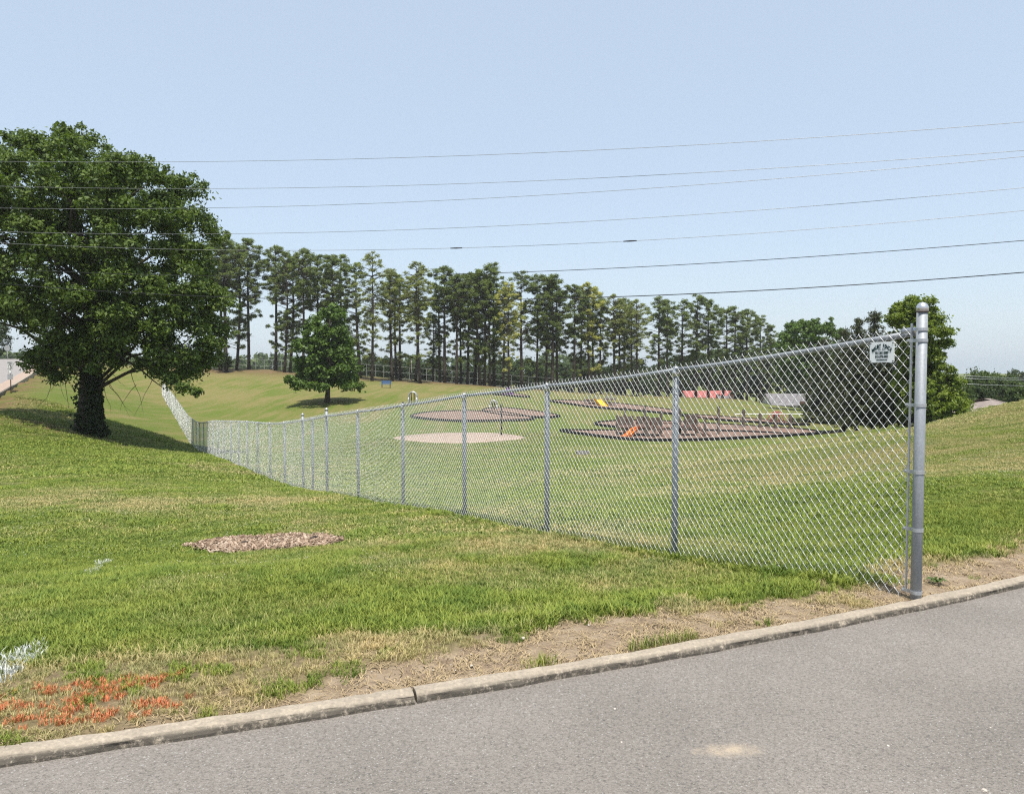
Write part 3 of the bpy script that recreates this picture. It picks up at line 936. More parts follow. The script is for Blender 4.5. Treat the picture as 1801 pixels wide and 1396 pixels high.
def outline_tree(name, base, poly_px, d, lobes, lr, per, lw, ll, mat, trunk_r, trunk_top_px, label, cat='tree', seed=0, kdepth=0.9, excl=(), group=None,
                 bark='bark', branch_r=0.16, low_bias=0, nbranch=60, extra=None):
    g = np.random.default_rng(seed)
    W = [at(x, y, d) for x, y in poly_px]
    P = [(w[0] - base[0], w[2] - base[2]) for w in W]
    xs, zs = np.array(P).T
    C = []
    tries = 0
    cand_n = 14
    while len(C) < lobes and tries < lobes * 60:
        tries += 1
        x = g.uniform(xs.min(), xs.max(), cand_n); z = g.uniform(zs.min(), zs.max(), cand_n)
        ok = in_poly(x, z, P) & (edge_dist(x, z, P) > lr * 0.68)
        for ex, ey, er in excl:
            e = at(ex, ey, d); ok &= np.hypot(x - (e[0] - base[0]), z - (e[2] - base[2])) > er / F * d
        if not ok.any(): continue
        x, z = x[ok], z[ok]
        # chord of the outline at this height gives the crown's thickness
        zz = np.linspace(xs.min(), xs.max(), 60)
        best, bd = None, -1
        for xi, zi in zip(x, z):
            ins = in_poly(zz, np.full(60, zi), P)
            if not ins.any(): continue
            lo, hi = zz[ins].min(), zz[ins].max()
            hw = (hi - lo) / 2; cx0 = (lo + hi) / 2
            half = kdepth * math.sqrt(max(0.02, hw * hw - (xi - cx0) ** 2))
            yi = g.uniform(-half, half)
            if abs(yi) < half * 0.5 and g.random() < 0.5: yi = math.copysign(half * g.uniform(0.5, 1), yi)
            dist = min([np.linalg.norm(np.array([xi, yi, zi]) - c) for c in C[-120:]], default=9)
            if dist > bd: bd, best = dist, (xi, yi, zi)
        if best is not None: C.append(np.array(best))
    C = np.array(C)
    rad = lr * g.uniform(0.75, 1.25, (len(C), 1)) * np.array([1.0, 1.0, 0.72])
    root = empty(name, base)
    tag(root, label, cat, group)
    # loose sprigs that feather the outline
    k_ = g.integers(0, len(C), int(len(C) * 0.8)); dv_ = g.normal(size=(len(k_), 3)); dv_ /= np.linalg.norm(dv_, axis=1)[:, None]; dv_[:, 2] = np.abs(dv_[:, 2]) * 0.8 - 0.15
    CS = C[k_] + dv_ * lr * g.uniform(0.9, 1.35, (len(k_), 1))
    C2, rad2 = np.concatenate([C, CS]), np.concatenate([rad, np.full((len(k_), 3), lr * 0.34)])
    per2 = np.concatenate([np.full(len(C), per), np.full(len(k_), max(12, int(per * 0.14)))])
    V, Fq = leaf_cloud(C2, rad2, per2, lw, ll, seed=seed + 1)
    if extra is not None:
        V2, F2 = extra
        Fq = np.concatenate([Fq, F2 + len(V)]); V = np.concatenate([V, V2])
    fast_mesh('crown', V, Fq, mat, root)
    tz = at(*trunk_top_px, d); tx, tzz = tz[0] - base[0], tz[2] - base[2]
    zq = np.linspace(0, 1, 8)
    tp = np.array([[tx * q + 0.12 * trunk_r * math.sin(7 * q), 0.3 * trunk_r * math.sin(4 * q), -0.3 + (tzz + 0.3) * q] for q in zq])
    tr = trunk_r * np.array([1.45, 1.05, 0.95, 0.86, 0.74, 0.58, 0.40, 0.2])
    mb = MB(); mb.tube(tp, tr, 14)
    sel = g.permutation(len(C))[:nbranch]
    branches(mb, tp, C[sel], g, branch_r)
    mb.build('trunk', M[bark], root, True)
    return root, C

# the large old tree on the left
big_poly = [(-75, 340), (-40, 300), (5, 292), (22, 262), (62, 240), (88, 226), (130, 222), (182, 230), (192, 254), (238, 254), (276, 282), (312, 286), (332, 306), (366, 320),
            (354, 348), (370, 378), (378, 402), (366, 428), (384, 458), (396, 500), (400, 548), (394, 596), (376, 640), (352, 672), (318, 690), (288, 672), (270, 640), (222, 622), (206, 652),
            (172, 662), (132, 658), (104, 690), (78, 668), (62, 640), (74, 598), (40, 588), (12, 572), (-30, 575), (-80, 520), (-90, 420)]
_low = [(150, 618, -3.2, .9), (118, 640, -2.6, .8), (182, 632, -3.0, .8), (165, 650, -3.4, .6), (100, 665, -2.2, .7), (82, 650, -1.0, .7), (205, 640, -1.5, .6), (250, 640, -1.8, .8), (278, 655, -2.2, .8), (300, 672, -2.5, .75),
        (322, 682, -2.6, .6), (344, 690, -2.7, .45), (330, 655, -1.0, .9), (360, 640, 0.5, .9), (380, 610, 1.0, .9), (300, 640, 1.5, .9), (270, 620, -3.0, .8), (60, 625, 0.0, .8), (90, 600, 1.5, .9), (318, 660, 2.0, .8)]
_lc = np.array([at(px_, py_, BT[1] + dy_) - BT for px_, py_, dy_, _ in _low]); _lr = np.array([[q_[3], q_[3], q_[3] * 0.75] for q_ in _low])
big, bigC = outline_tree('shade_tree', BT, big_poly, BT[1], 430, 0.98, 370, 0.10, 0.22, M['leaf_big'], 0.56, (160, 500),
    'huge spreading old shade tree on the left lawn with vines on its thick trunk', seed=3, excl=((190, 414, 36), (44, 442, 40), (10, 496, 42), (226, 560, 24), (240, 640, 20), (25, 610, 30), (300, 602, 24), (345, 470, 20)), branch_r=0.11, nbranch=55, kdepth=0.80, extra=leaf_cloud(_lc, _lr, 330, 0.10, 0.22, seed=44))
# vines on the trunk, bare hanging twigs
g = np.random.default_rng(5)
hv = g.uniform(0.0, 1.0, 900) ** 1.3 * 3.6; av = g.normal(-0.25, 0.75, 900)
rv = 0.62 * np.interp(hv, [0, 1, 4], [1.30, 1.05, 0.95]) + g.uniform(0, 0.22, 900) * np.interp(hv, [0, 0.6, 2], [2.0, 1.0, 0.9])
Cv = np.stack([rv * np.cos(av) + 0.03 * hv, rv * np.sin(av), hv], 1)
Vl, Fl = leaf_cloud(Cv, np.full((900, 3), 0.14), 5, 0.13, 0.17, seed=8)
o = fast_mesh('vine', Vl, Fl, M['leaf_dark'], big)
mb = MB()
for k in range(15):
    x0, y0 = (g.uniform(185, 320), g.uniform(628, 680)) if k < 11 else (g.uniform(75, 130), g.uniform(640, 670))
    a = at(x0, y0, BT[1] + g.uniform(-3, 3)) - BT
    q = [a]
    dv = np.array([g.normal() * 0.22, g.normal() * 0.2, -0.6])
    for _ in range(5):
        dv = dv + g.normal(size=3) * 0.16 + np.array([0, 0, -0.05]); q.append(q[-1] + dv * 0.5)
    mb.tube(q, np.linspace(0.020, 0.005, 6), 4, False)
mb.build('dead_twigs', M['bark'], big, True)['kind'] = 'stuff'
for (x1, y1), (x2, y2), (x3, y3) in (((175, 600), (210, 632), (285, 680)), ((170, 590), (250, 640), (350, 690)), ((150, 610), (110, 640), (80, 675))):
    a_, b_, c_ = at(x1, y1, BT[1]) - BT, at(x2, y2, BT[1] - 1.5) - BT, at(x3, y3, BT[1] - 2.5) - BT
    mb = MB(); mb.tube([(1 - q_) ** 2 * a_ + 2 * q_ * (1 - q_) * (b_ + [0, 0, 0.25]) + q_ * q_ * c_ + [0.05 * math.sin(9 * q_), 0, 0.07 * math.sin(13 * q_ + x1)] for q_ in np.linspace(0, 1, 9)], np.linspace(0.12, 0.018, 9), 6, False)
    mb.build('bare_branch', M['bark'], big, True)

def base_at(x, y, d):
    b = at(x, y, d); b[2] = float(ground_z(b[0], b[1])); return b
# maple on the slope
MP = base_at(575, 708, 80)
maple_poly = [(582, 527), (604, 538), (616, 565), (618, 592), (628, 622), (632, 650), (640, 682), (626, 696), (596, 690), (570, 692), (540, 688), (520, 690), (503, 672), (520, 648), (520, 620), (524, 592), (530, 570), (556, 545)]
outline_tree('maple_tree', MP, maple_poly, MP[1], 120, 0.85, 240, 0.20, 0.30, M['leaf_maple'], 0.24, (580, 560),
    'rounded green maple standing alone on the mown slope with a blue bench beyond', seed=11, branch_r=0.08, kdepth=0.95)

# pines -------------------------------------------------------------------------
def pine_proto(seed, crown0, wide, light):
    """unit: 20 m tall pine; returns (trunk mesh, crown mesh)"""
    g = np.random.default_rng(seed)
    H = 20.0
    q = np.linspace(0, 1, 9)
    bend = g.normal(size=2) * 0.35
    tp = np.stack([bend[0] * np.sin(q * 2.4), bend[1] * np.sin(q * 2.0), -0.4 + (H - 0.6) * q], 1)
    mb = MB(); mb.tube(tp, np.array([0.30, 0.235, 0.22, 0.20, 0.175, 0.15, 0.115, 0.07, 0.03]), 8)
    C, Rr = [], []
    n = 78
    for k in range(n):
        u = (k + g.random()) / n
        z = H * (crown0 + (0.985 - crown0) * u)
        env = wide * (0.55 + 0.75 * math.sin(math.pi * (0.12 + 0.80 * u)) ** 1.0) * (1.0 if u < 0.85 else 1.0 - (u - 0.85) * 3.6)
        rr = env * math.sqrt(g.random()) * 1.25
        a = g.uniform(0, 2 * math.pi)
        C.append([np.interp(z, tp[:, 2], tp[:, 0]) + rr * math.cos(a), np.interp(z, tp[:, 2], tp[:, 1]) + rr * math.sin(a), z])
        s_ = g.uniform(0.42, 0.85) * (0.85 + 0.25 * wide / 2)
        Rr.append([s_, s_, s_ * 0.68])
    # a few ragged low boughs
    for k in range(g.integers(10, 24)):
        z = H * g.uniform(0.16, crown0 + 0.05); a = g.uniform(0, 6.28); rr = g.uniform(0.7, 2.0)
        C.append([rr * math.cos(a) + np.interp(z, tp[:, 2], tp[:, 0]), rr * math.sin(a), z]); s_ = g.uniform(0.4, 0.8); Rr.append([s_, s_, s_ * 0.75])
    C, Rr = np.array(C), np.array(Rr)
    for c in C:
        zt = c[2] - 0.25 * np.hypot(c[0], c[1]) - 0.1
        k0_ = np.array([np.interp(zt, tp[:, 2], tp[:, 0]), np.interp(zt, tp[:, 2], tp[:, 1]), zt])
        mb.tube([k0_, (k0_ + c) / 2 + [0, 0, 0.08], c], [0.06, 0.04, 0.015], 4, False)
    for k in range(14):    # dead stubs
        z = H * g.uniform(0.2, crown0 + 0.1); a = g.uniform(0, 6.28); l_ = g.uniform(0.5, 1.7)
        b0 = np.array([np.interp(z, tp[:, 2], tp[:, 0]), np.interp(z, tp[:, 2], tp[:, 1]), z])
        mb.tube([b0, b0 + [l_ * math.cos(a), l_ * math.sin(a), g.uniform(-0.1, 0.5)]], [0.03, 0.01], 4, False)
    tm = mb.build('trunk', M['bark_pine'], None, True, False).data
    V, Fq = leaf_cloud(C, Rr, 140 if not light else 78, 0.085, 0.40, up=0.5, seed=seed + 50)
    cm = fast_mesh('crown', V, Fq, M['needle'], None, False, False).data
    return tm, cm
PROTO = [pine_proto(200 + i, c0, w, False) for i, (c0, w) in enumerate([(0.42, 1.9), (0.50, 1.7), (0.36, 2.2), (0.55, 1.9), (0.45, 1.5), (0.30, 1.8), (0.62, 1.7)])]
PROTO_L = [pine_proto(300 + i, c0, w, True) for i, (c0, w) in enumerate([(0.45, 1.9), (0.52, 1.6)])]
def tinted(me, mat):
    c = me.copy(); c.materials.clear(); c.materials.append(mat); return c
LIGHT = [(tm, tinted(cm, M['needle_light'])) for tm, cm in PROTO_L]
YELLOW = [(tm, tinted(cm, M['needle_yellow'])) for tm, cm in PROTO_L]
# trunk x, top y, kind  (photograph), left to right
PINES = [(369, 440, 'd'), (388, 428, 'd'), (398, 420, 'd'), (416, 432, 'd'), (438, 420, 'd'), (485, 433, 'd'), (500, 452, 'd'), (510, 446, 'd'), (533, 438, 'd'), (560, 450, 'd'),
         (584, 449, 'd'), (608, 448, 'd'), (634, 462, 'd'), (654, 444, 'l'), (690, 473, 'l'), (697, 480, 'd'), (704, 490, 'd'), (731, 485, 'l'), (739, 461, 'l'), (761, 553, 's'),
         (774, 498, 'd'), (782, 470, 'd'), (803, 484, 'd'), (811, 508, 'd'), (822, 482, 'd'), (834, 480, 'd'), (845, 474, 'd'), (852, 470, 'd'), (862, 486, 'd'), (869, 462, 'd'),
         (885, 508, 'd'), (895, 497, 'y'), (918, 479, 'd'), (944, 484, 'd'), (960, 486, 'd'), (971, 484, 'd'), (980, 496, 'd'), (1008, 502, 'd'), (1018, 504, 'd'), (1038, 498, 'y'), (1045, 505, 'd'),
         (1057, 528, 'd'), (1082, 519, 'l'), (1092, 530, 'd'), (1099, 526, 'd'), (1114, 545, 'l'), (1122, 528, 'l'), (1159, 523, 'd'), (1174, 528, 'd'), (1196, 529, 'd'), (1224, 519, 'd'),
         (1246, 527, 'd'), (1271, 541, 'd'), (1294, 539, 'd'), (1314, 545, 'd'), (1338, 556, 'd'), (1352, 572, 'd')]
ORD = ['first', 'second', 'third', 'fourth', 'fifth', 'sixth', 'seventh', 'eighth', 'ninth', 'tenth', 'eleventh', 'twelfth', 'thirteenth', 'fourteenth', 'fifteenth',
       'sixteenth', 'seventeenth', 'eighteenth', 'nineteenth', 'twentieth']
def ordinal(i):
    return ORD[i] if i < 20 else {2: 'twenty', 3: 'thirty', 4: 'forty', 5: 'fifty'}[(i + 1) // 10] + ('' if (i + 1) % 10 == 0 else '-' + ORD[(i + 1) % 10 - 1]) if (i + 1) % 10 else \
        {3: 'thirtieth', 4: 'fortieth', 5: 'fiftieth'}[(i + 1) // 10]
g = np.random.default_rng(77)
for i, (px, ty, kd) in enumerate(PINES):
    d = (-6.0 if kd in 'yl' else 0.0) + float(np.interp(px, [360, 700, 870, 1010, 1160, 1360], [119, 126, 131, 138, 148, 160])) + g.uniform(-3, 3.5)
    b = at(px, 660, d); b[2] = float(ground_z(b[0], b[1]))
    top = at(px, ty, d)[2]
    h = (top - b[2]) * 1.01
    if kd == 'd': tm, cm = PROTO[int(g.integers(0, len(PROTO)))]
    elif kd == 's': tm, cm = PROTO[5]
    elif kd == 'l': tm, cm = LIGHT[int(g.integers(0, 2))]
    else: tm, cm = YELLOW[int(g.integers(0, 2))]
    root = empty('pine_tree', b, g.uniform(0, 6.28))
    w = h / 20 * g.uniform(0.92, 1.2)
    root.scale = (w, w, h / 20)
    look = {'d': 'tall dark green pine', 'l': 'thin pale green pine with sparse crown', 'y': 'yellowing pine with golden needles', 's': 'short young pine'}[kd]
    tag(root, f'{look}, {ordinal(i)} trunk from the left in the pine row', 'pine tree', 'pines in the long row behind the play area')
    for nm, me in (('trunk', tm), ('crown', cm)):
        o = bpy.data.objects.new(nm, me); COL.objects.link(o); o.parent = root

# dark shrub in the pine row
SB = base_at(395, 647, 117)
outline_tree('shrub', SB, [(378, 648), (376, 625), (388, 616), (402, 618), (411, 632), (409, 649)], SB[1], 26, 0.55, 160, 0.16, 0.22, M['leaf_dark'], 0.08, (394, 630),
             'dark dense shrub at the foot of the leftmost pines', 'shrub', 21, branch_r=0.04)

# trees on the right ----------------------------------------------------------------
TR = base_at(1622, 745, 52)
outline_tree('leafy_tree', TR, [(1610, 512), (1632, 520), (1650, 545), (1656, 572), (1676, 578), (1678, 600), (1664, 625), (1668, 645), (1684, 660), (1688, 690), (1698, 720), (1680, 745), (1600, 750),
             (1575, 735), (1572, 690), (1585, 640), (1572, 600), (1560, 575), (1566, 540), (1590, 518)], TR[1], 160, 0.62, 400, 0.11, 0.17, M['leaf_bright'], 0.20, (1618, 540),
             'bright green leafy tree rising behind the fence end post', seed=31, branch_r=0.07)
TD = base_at(1421, 700, 118)
outline_tree('round_tree', TD, [(1362, 600), (1372, 575), (1392, 562), (1420, 556), (1448, 560), (1470, 570), (1484, 590), (1482, 640), (1470, 680), (1380, 680), (1364, 640)], TD[1], 100, 1.25, 230, 0.26, 0.36,
             M['leaf_maple'], 0.3, (1421, 590), 'broad round-topped green tree beyond the fence right of the pine row', seed=33, branch_r=0.12)
def spruce(px, by, ty, d, wide_px, seed, label, lowest=0.12):
    g = np.random.default_rng(seed)
    b = base_at(px, by, d); H = at(px, ty, d)[2] - b[2]; Wd = wide_px / F * d
    root = empty('spruce_tree', b); tag(root, label, 'spruce tree', 'dark spruces behind the fence')
    mb = MB(); mb.tube([(0, 0, -0.3), (0, 0, H * 0.3), (0, 0, H * 0.7), (0, 0, H)], [0.17, 0.13, 0.07, 0.015], 8)
    C, Rr = [], []
    z = H * lowest
    while z < H * 0.97:
        u = (z / H - lowest) / (1 - lowest)
        L_ = Wd * (1 - u) ** 0.75 * 1.0 + 0.12
        nb = int(7 + 5 * (1 - u))
        a0 = g.uniform(0, 6)
        for k in range(nb):
            a = a0 + k * 6.283 / nb + g.normal() * 0.2; l_ = L_ * g.uniform(0.45, 1.2)
            zj = z + g.normal() * H * 0.012; dr_ = g.uniform(-0.05, 0.3); tip = np.array([l_ * math.cos(a), l_ * math.sin(a), zj - dr_ * l_])
            mb.tube([(0, 0, z), tip * [0.5, 0.5, 1] + [0, 0, 0.1 * l_], tip], [0.03, 0.02, 0.006], 4, False)
            for q in np.linspace(0.25, 1.0, max(2, int(l_ / 0.3))):
                C.append([tip[0] * q, tip[1] * q, zj - dr_ * l_ * q * q]); Rr.append([0.24, 0.24, 0.17])
        z += H * 0.032 * g.uniform(0.6, 1.4)
    mb.build('trunk', M['bark'], root, True)
    V, Fq = leaf_cloud(np.array(C), np.array(Rr) * 1.15, 16, 0.055, 0.30, up=0.2, seed=seed, droop=0.6)
    fast_mesh('crown', V, Fq, M['leaf_spruce'], root)
spruce(1535, 752, 541, 60, 46, 1, 'tallest dark spruce, its pointed top showing above the fence rail', 0.08)
spruce(1506, 764, 558, 58, 44, 2, 'dark spruce with a thick bare trunk, second tallest behind the fence')
spruce(1484, 757, 572, 63, 40, 3, 'dark spruce whose tip just clears the fence rail left of the others')
spruce(1556, 754, 585, 57, 44, 4, 'dark spruce behind the white fence sign')
spruce(1590, 748, 590, 55, 40, 5, 'dark spruce nearest the end post', 0.06)
spruce(1448, 740, 590, 80, 50, 6, 'shaggy dark spruce at the left end of the spruce group', 0.02)

# treeline trees: shared crowns, each tree a thing of its own
def wood_proto(seed, H, Wd, mat, n=60, lr=None, lw=0.42):
    g = np.random.default_rng(seed)
    C = []
    while len(C) < n:
        c = g.uniform(-1, 1, 3)
        if np.linalg.norm(c) < 1 and (np.linalg.norm(c) > 0.5 or g.random() < 0.3): C.append(c)
    C = np.array(C) * [Wd * 0.46, Wd * 0.46, H * 0.40] + [0, 0, H * 0.56]
    lr = lr or Wd * 0.17
    Rr = lr * g.uniform(0.8, 1.3, (n, 1)) * np.array([1, 1, 0.75])
    V, Fq = leaf_cloud(C, Rr, 120, lw * 0.7, lw, seed=seed)
    cm = fast_mesh('crown', V, Fq, mat, None, False, False).data
    mb = MB(); tp = [(0, 0, -0.4), (0.1, 0, H * 0.3), (0, 0.1, H * 0.7)]
    mb.tube(tp, [0.28, 0.2, 0.08], 8)
    branches(mb, tp, C[:18], g, 0.09)
    return mb.build('trunk', M['bark'], None, True, False).data, cm, H, Wd
WOOD = [wood_proto(400, 10, 8, M['leaf_woods']), wood_proto(401, 11, 9, M['leaf_dark']), wood_proto(402, 9, 9, M['leaf_woods']), wood_proto(403, 10, 7, M['leaf_dark'])]
def wood_tree(px, by, ty, d, wpx, k, label, group, name='woodland_tree', rz=0.0):
    b = base_at(px, by, d)
    if by is not None: b[2] = min(b[2], at(px, by, d)[2])
    tm, cm, H, Wd = WOOD[k]
    h = at(px, ty, d)[2] - b[2]; w = wpx / F * d
    root = empty(name, b, rz); root.scale = (w / Wd, w / Wd, h / H)
    tag(root, label, 'tree', group)
    for nm, me in (('trunk', tm), ('crown', cm)):
        o = bpy.data.objects.new(nm, me); COL.objects.link(o); o.parent = root
    return root
g = np.random.default_rng(9)
back = [(655, 686, 618, 165, 46), (690, 690, 622, 175, 44), (722, 690, 633, 180, 40), (752, 690, 628, 170, 46), (790, 690, 636, 185, 48), (825, 692, 638, 180, 44), (850, 694, 640, 190, 46), (884, 694, 636, 175, 50),
        (925, 696, 630, 180, 52), (962, 698, 644, 185, 46), (1000, 700, 636, 190, 56), (1042, 702, 640, 185, 54), (1085, 704, 632, 190, 56), (1130, 706, 626, 195, 60), (1175, 708, 618, 195, 62),
        (1218, 706, 612, 190, 64), (1262, 706, 606, 190, 64), (1305, 706, 604, 190, 66), (1350, 706, 606, 180, 66), (1395, 706, 612, 178, 66), (1440, 706, 620, 175, 64)]
for i, (px, by, ty, d, w) in enumerate(back):
    wood_tree(px, by, ty, d, w * 1.25, int(g.integers(0, 4)), f'dark leafy tree in the belt behind the pine trunks, {ordinal(i)} from the left', 'leafy belt behind the pines', rz=g.uniform(0, 6))
lows = [(1150, 706, 655, 165, 50), (1330, 706, 652, 165, 46), (1302, 706, 662, 168, 40), (1460, 712, 650, 130, 60), (1400, 716, 668, 172, 30)]
for i, (px, by, ty, d, w) in enumerate(lows):
    wood_tree(px, by, ty, d, w, 1 + 2 * (i % 2), ['low dark tree left of the red-roofed house', 'low dark tree between the two far houses', 'low bushy tree just right of the red-roofed house',
              'low dark tree left of the spruce trunks', 'small dark tree behind the grey-roofed house'][i], 'low trees around the far houses', rz=i)
rt = [(1690, 720, 660, 75, 44, 0), (1716, 725, 651, 95, 60, 2), (1742, 728, 646, 100, 62, 0), (1775, 728, 660, 92, 60, 2), (1708, 722, 672, 78, 50, 3), (1752, 722, 676, 80, 54, 1), (1797, 722, 668, 78, 54, 0), (1798, 735, 644, 170, 50, 1), (1776, 735, 652, 175, 40, 3), (1838, 728, 655, 85, 60, 0)]
rl = ['left-most green tree of the group beyond the right-hand hill', 'rounded tree beyond the hill behind the brown roof', 'highest rounded tree beyond the right-hand hill', 'wide tree beyond the hill near the right edge',
      'low dark bush tree just above the left end of the brown roof', 'low dark tree above the middle of the brown roof', 'bright low tree beyond the hill crest at the right edge', 'far dark tree top at the right edge of the picture',
      'small far dark tree left of the one at the right edge', 'tree cut off by the right edge of the picture']
for i, (px, by, ty, d, w, k) in enumerate(rt):
    wood_tree(px, by, ty, d, w * 1.1, k, rl[i], 'trees beyond the right-hand hill', rz=i * 1.3)
# tree at the very left edge by the road
wood_tree(-8, 640, 563, 105, 52, 1, 'dark tree at the left edge standing beside the side road', None, 'roadside_tree')

# distant woods: one mass on the skyline
g = np.random.default_rng(12)
C, Rr = [], []
for k in range(420):
    x = g.uniform(-60, 560) if k < 300 else g.uniform(560, 1050)
    d = g.uniform(300, 420)
    b = at(x, 640, d)
    zg = float(ground_z(b[0], b[1]))
    topy = 616 + 7 * math.sin(x * 0.03) + g.uniform(-3, 12) if x < 200 else 628 + 5 * math.sin(x * 0.05) + g.uniform(-3, 12)
    zt = at(x, topy, d)[2]
    for q in np.linspace(0.15, 1, 5):
        C.append([b[0] + g.normal() * 1.5, d + g.normal() * 1.5, zg + (zt - zg) * q - 1.0]); Rr.append([3.4, 3.4, 2.6])
V, Fq = leaf_cloud(np.array(C), np.array(Rr), 26, 1.3, 1.7, seed=13)
o = fast_mesh('distant_woods', V, Fq, M['leaf_woods'])
tag(o, 'distant wooded skyline beyond the pines and the side road', 'woods', kind='stuff')

# ------------------------------------------------------------------ play area
def pit(name, px_pts, label, d_of, mat, edge=True, h=0.21, board=1.2, piece='edging_board'):
    """a bed of chips ringed with edging boards; px_pts: outline (photo x, y, distance)"""
    W = np.array([base_at(x, y, d) for x, y, d in px_pts])
    # smooth closed outline
    n = len(W); tq = np.linspace(0, n, 96, endpoint=False)
    i0 = np.floor(tq).astype(int); fr = (tq - i0)[:, None]
    P = lambda k: W[(i0 + k) % n]
    Cc = 0.5 * (2 * P(0) + (P(1) - P(-1)) * fr + (2 * P(-1) - 5 * P(0) + 4 * P(1) - P(2)) * fr ** 2 + (-P(-1) + 3 * P(0) - 3 * P(1) + P(2)) * fr ** 3)
    c = Cc.mean(0); c[2] = float(ground_z(c[0], c[1]))
    root = empty(name, c); tag(root, label, 'play pit')
    Z = ground_z(Cc[:, 0], Cc[:, 1])
    mb = MB()
    v = [(0, 0, 0.10)]
    for s_ in (0.5, 0.97):
        for k in range(96):
            q = c[:2] + (Cc[k, :2] - c[:2]) * s_
            v.append((q[0] - c[0], q[1] - c[1], float(ground_z(q[0], q[1])) - c[2] + (h * 0.62 if edge else 0.05)))
    if not edge:
        for k in range(96):
            q = Cc[k, :2]; v.append((q[0] - c[0], q[1] - c[1], Z[k] - c[2] - 0.03))
    v[0] = (0, 0, (h * 0.62 if edge else 0.05) + 0.01)
    f = [(0, 1 + k, 1 + (k + 1) % 96) for k in range(96)]
    for r_ in range(1 if edge else 2):
        f += [(1 + r_ * 96 + k, 97 + r_ * 96 + k, 97 + r_ * 96 + (k + 1) % 96, 1 + r_ * 96 + (k + 1) % 96) for k in range(96)]
    mb.add(v, f); mb.build('chip_bed' if edge else 'sand_bed', mat, root, True)
    if edge:
        seg = np.linalg.norm(np.diff(np.vstack([Cc, Cc[:1]])[:, :2], axis=0), axis=1)
        cum = np.concatenate([[0], np.cumsum(seg)]); tot = cum[-1]; nb = max(6, int(round(tot / board)))
        XY = np.vstack([Cc, Cc[:1]])
        for k in range(nb):
            s0, s1 = tot * k / nb, tot * (k + 1) / nb
            a = np.array([np.interp(s0, cum, XY[:, j]) for j in range(2)]); b = np.array([np.interp(s1, cum, XY[:, j]) for j in range(2)])
            za, zb = float(ground_z(*a)), float(ground_z(*b))
            dv = (b - a) / np.linalg.norm(b - a); nn = np.array([-dv[1], dv[0]]) * 0.05
            P8 = []
            for q, z in ((a + dv * 0.012, za), (b - dv * 0.012, zb)):
                for sg_, zz in ((-1, -0.1), (1, -0.1), (0.8, h), (-0.8, h)):
                    P8.append((q[0] + nn[0] * sg_ - c[0], q[1] + nn[1] * sg_ - c[1], z + zz - c[2]))
            m2 = MB(); m2.add(P8, [(0, 1, 2, 3), (7, 6, 5, 4), (0, 4, 5, 1), (1, 5, 6, 2), (2, 6, 7, 3), (3, 7, 4, 0)])
            m2.build(piece, M['plastic_black'], root)
    return root
pit('play_pit', [(985, 767, 54.0), (1110, 775, 50.5), (1190, 775, 50.5), (1320, 772, 51.5), (1478, 766, 53.5), (1420, 754, 60), (1290, 752, 62), (1100, 757, 59)],
    'big play pit with black edging holding the wooden climbing structure', None, M['mulch'])
pit('play_pit', [(1045, 748, 63), (1150, 753, 60.5), (1300, 753, 61), (1440, 752, 61.5), (1400, 743, 66.5), (1250, 742, 67.5), (1110, 743, 67)],
    'long play pit with black edging behind the wooden climbing structure', None, M['mulch'])
pit('play_pit', [(722, 735, 66.5), (800, 742, 63), (880, 741, 63.5), (940, 737, 65.5), (880, 729, 70), (780, 729, 70)],
    'black-edged play pit of reddish chips in the middle, just above the pale sand', None, M['mulch'])
pit('play_pit', [(850, 731, 70), (920, 736, 67), (985, 734, 68), (930, 727, 72), (870, 725, 73.5)],
    'narrow black-edged play pit beside the grey loop climber', None, M['mulch'])
pit('play_pit', [(968, 707, 84), (1040, 719, 78), (1120, 722, 77), (1195, 726, 76), (1170, 715, 83), (1060, 706, 88)],
    'far play pit with black edging around the yellow slide', None, M['mulch'])
pit('play_pit', [(1195, 729, 75), (1270, 735, 72), (1330, 735, 72), (1400, 736, 72), (1420, 732, 74), (1320, 727, 77)],
    'thin black-edged pit under the swing frame', None, M['mulch'])
pit('play_pit', [(862, 697, 96), (900, 701, 92), (932, 703, 91), (910, 695, 99), (880, 692, 101)],
    'farthest small black-edged pit with the purple climber', None, M['mulch'])
sp_ = pit('sand_patch', [(690, 769, 50), (760, 777, 47.5), (860, 777, 47.5), (925, 772, 49), (860, 765, 52), (770, 764, 52.5)],
    'pale oval of bare sand on the grass in front of the black-edged pits', None, M['sand'], edge=False)
sp_['category'] = 'sand patch'

def post_box(mb, px, ytop, ybot, d, w, c, dz=0.0):
    a = at(px, ytop, d); b = base_at(px, ybot, d)
    mb.box(((a[0] - c[0]), (a[1] - c[1]), (a[2] + b[2] - 0.3) / 2 - c[2]), (w, w, a[2] - b[2] + 0.3))
def P(px, py, d, c): return at(px, py, d) - c
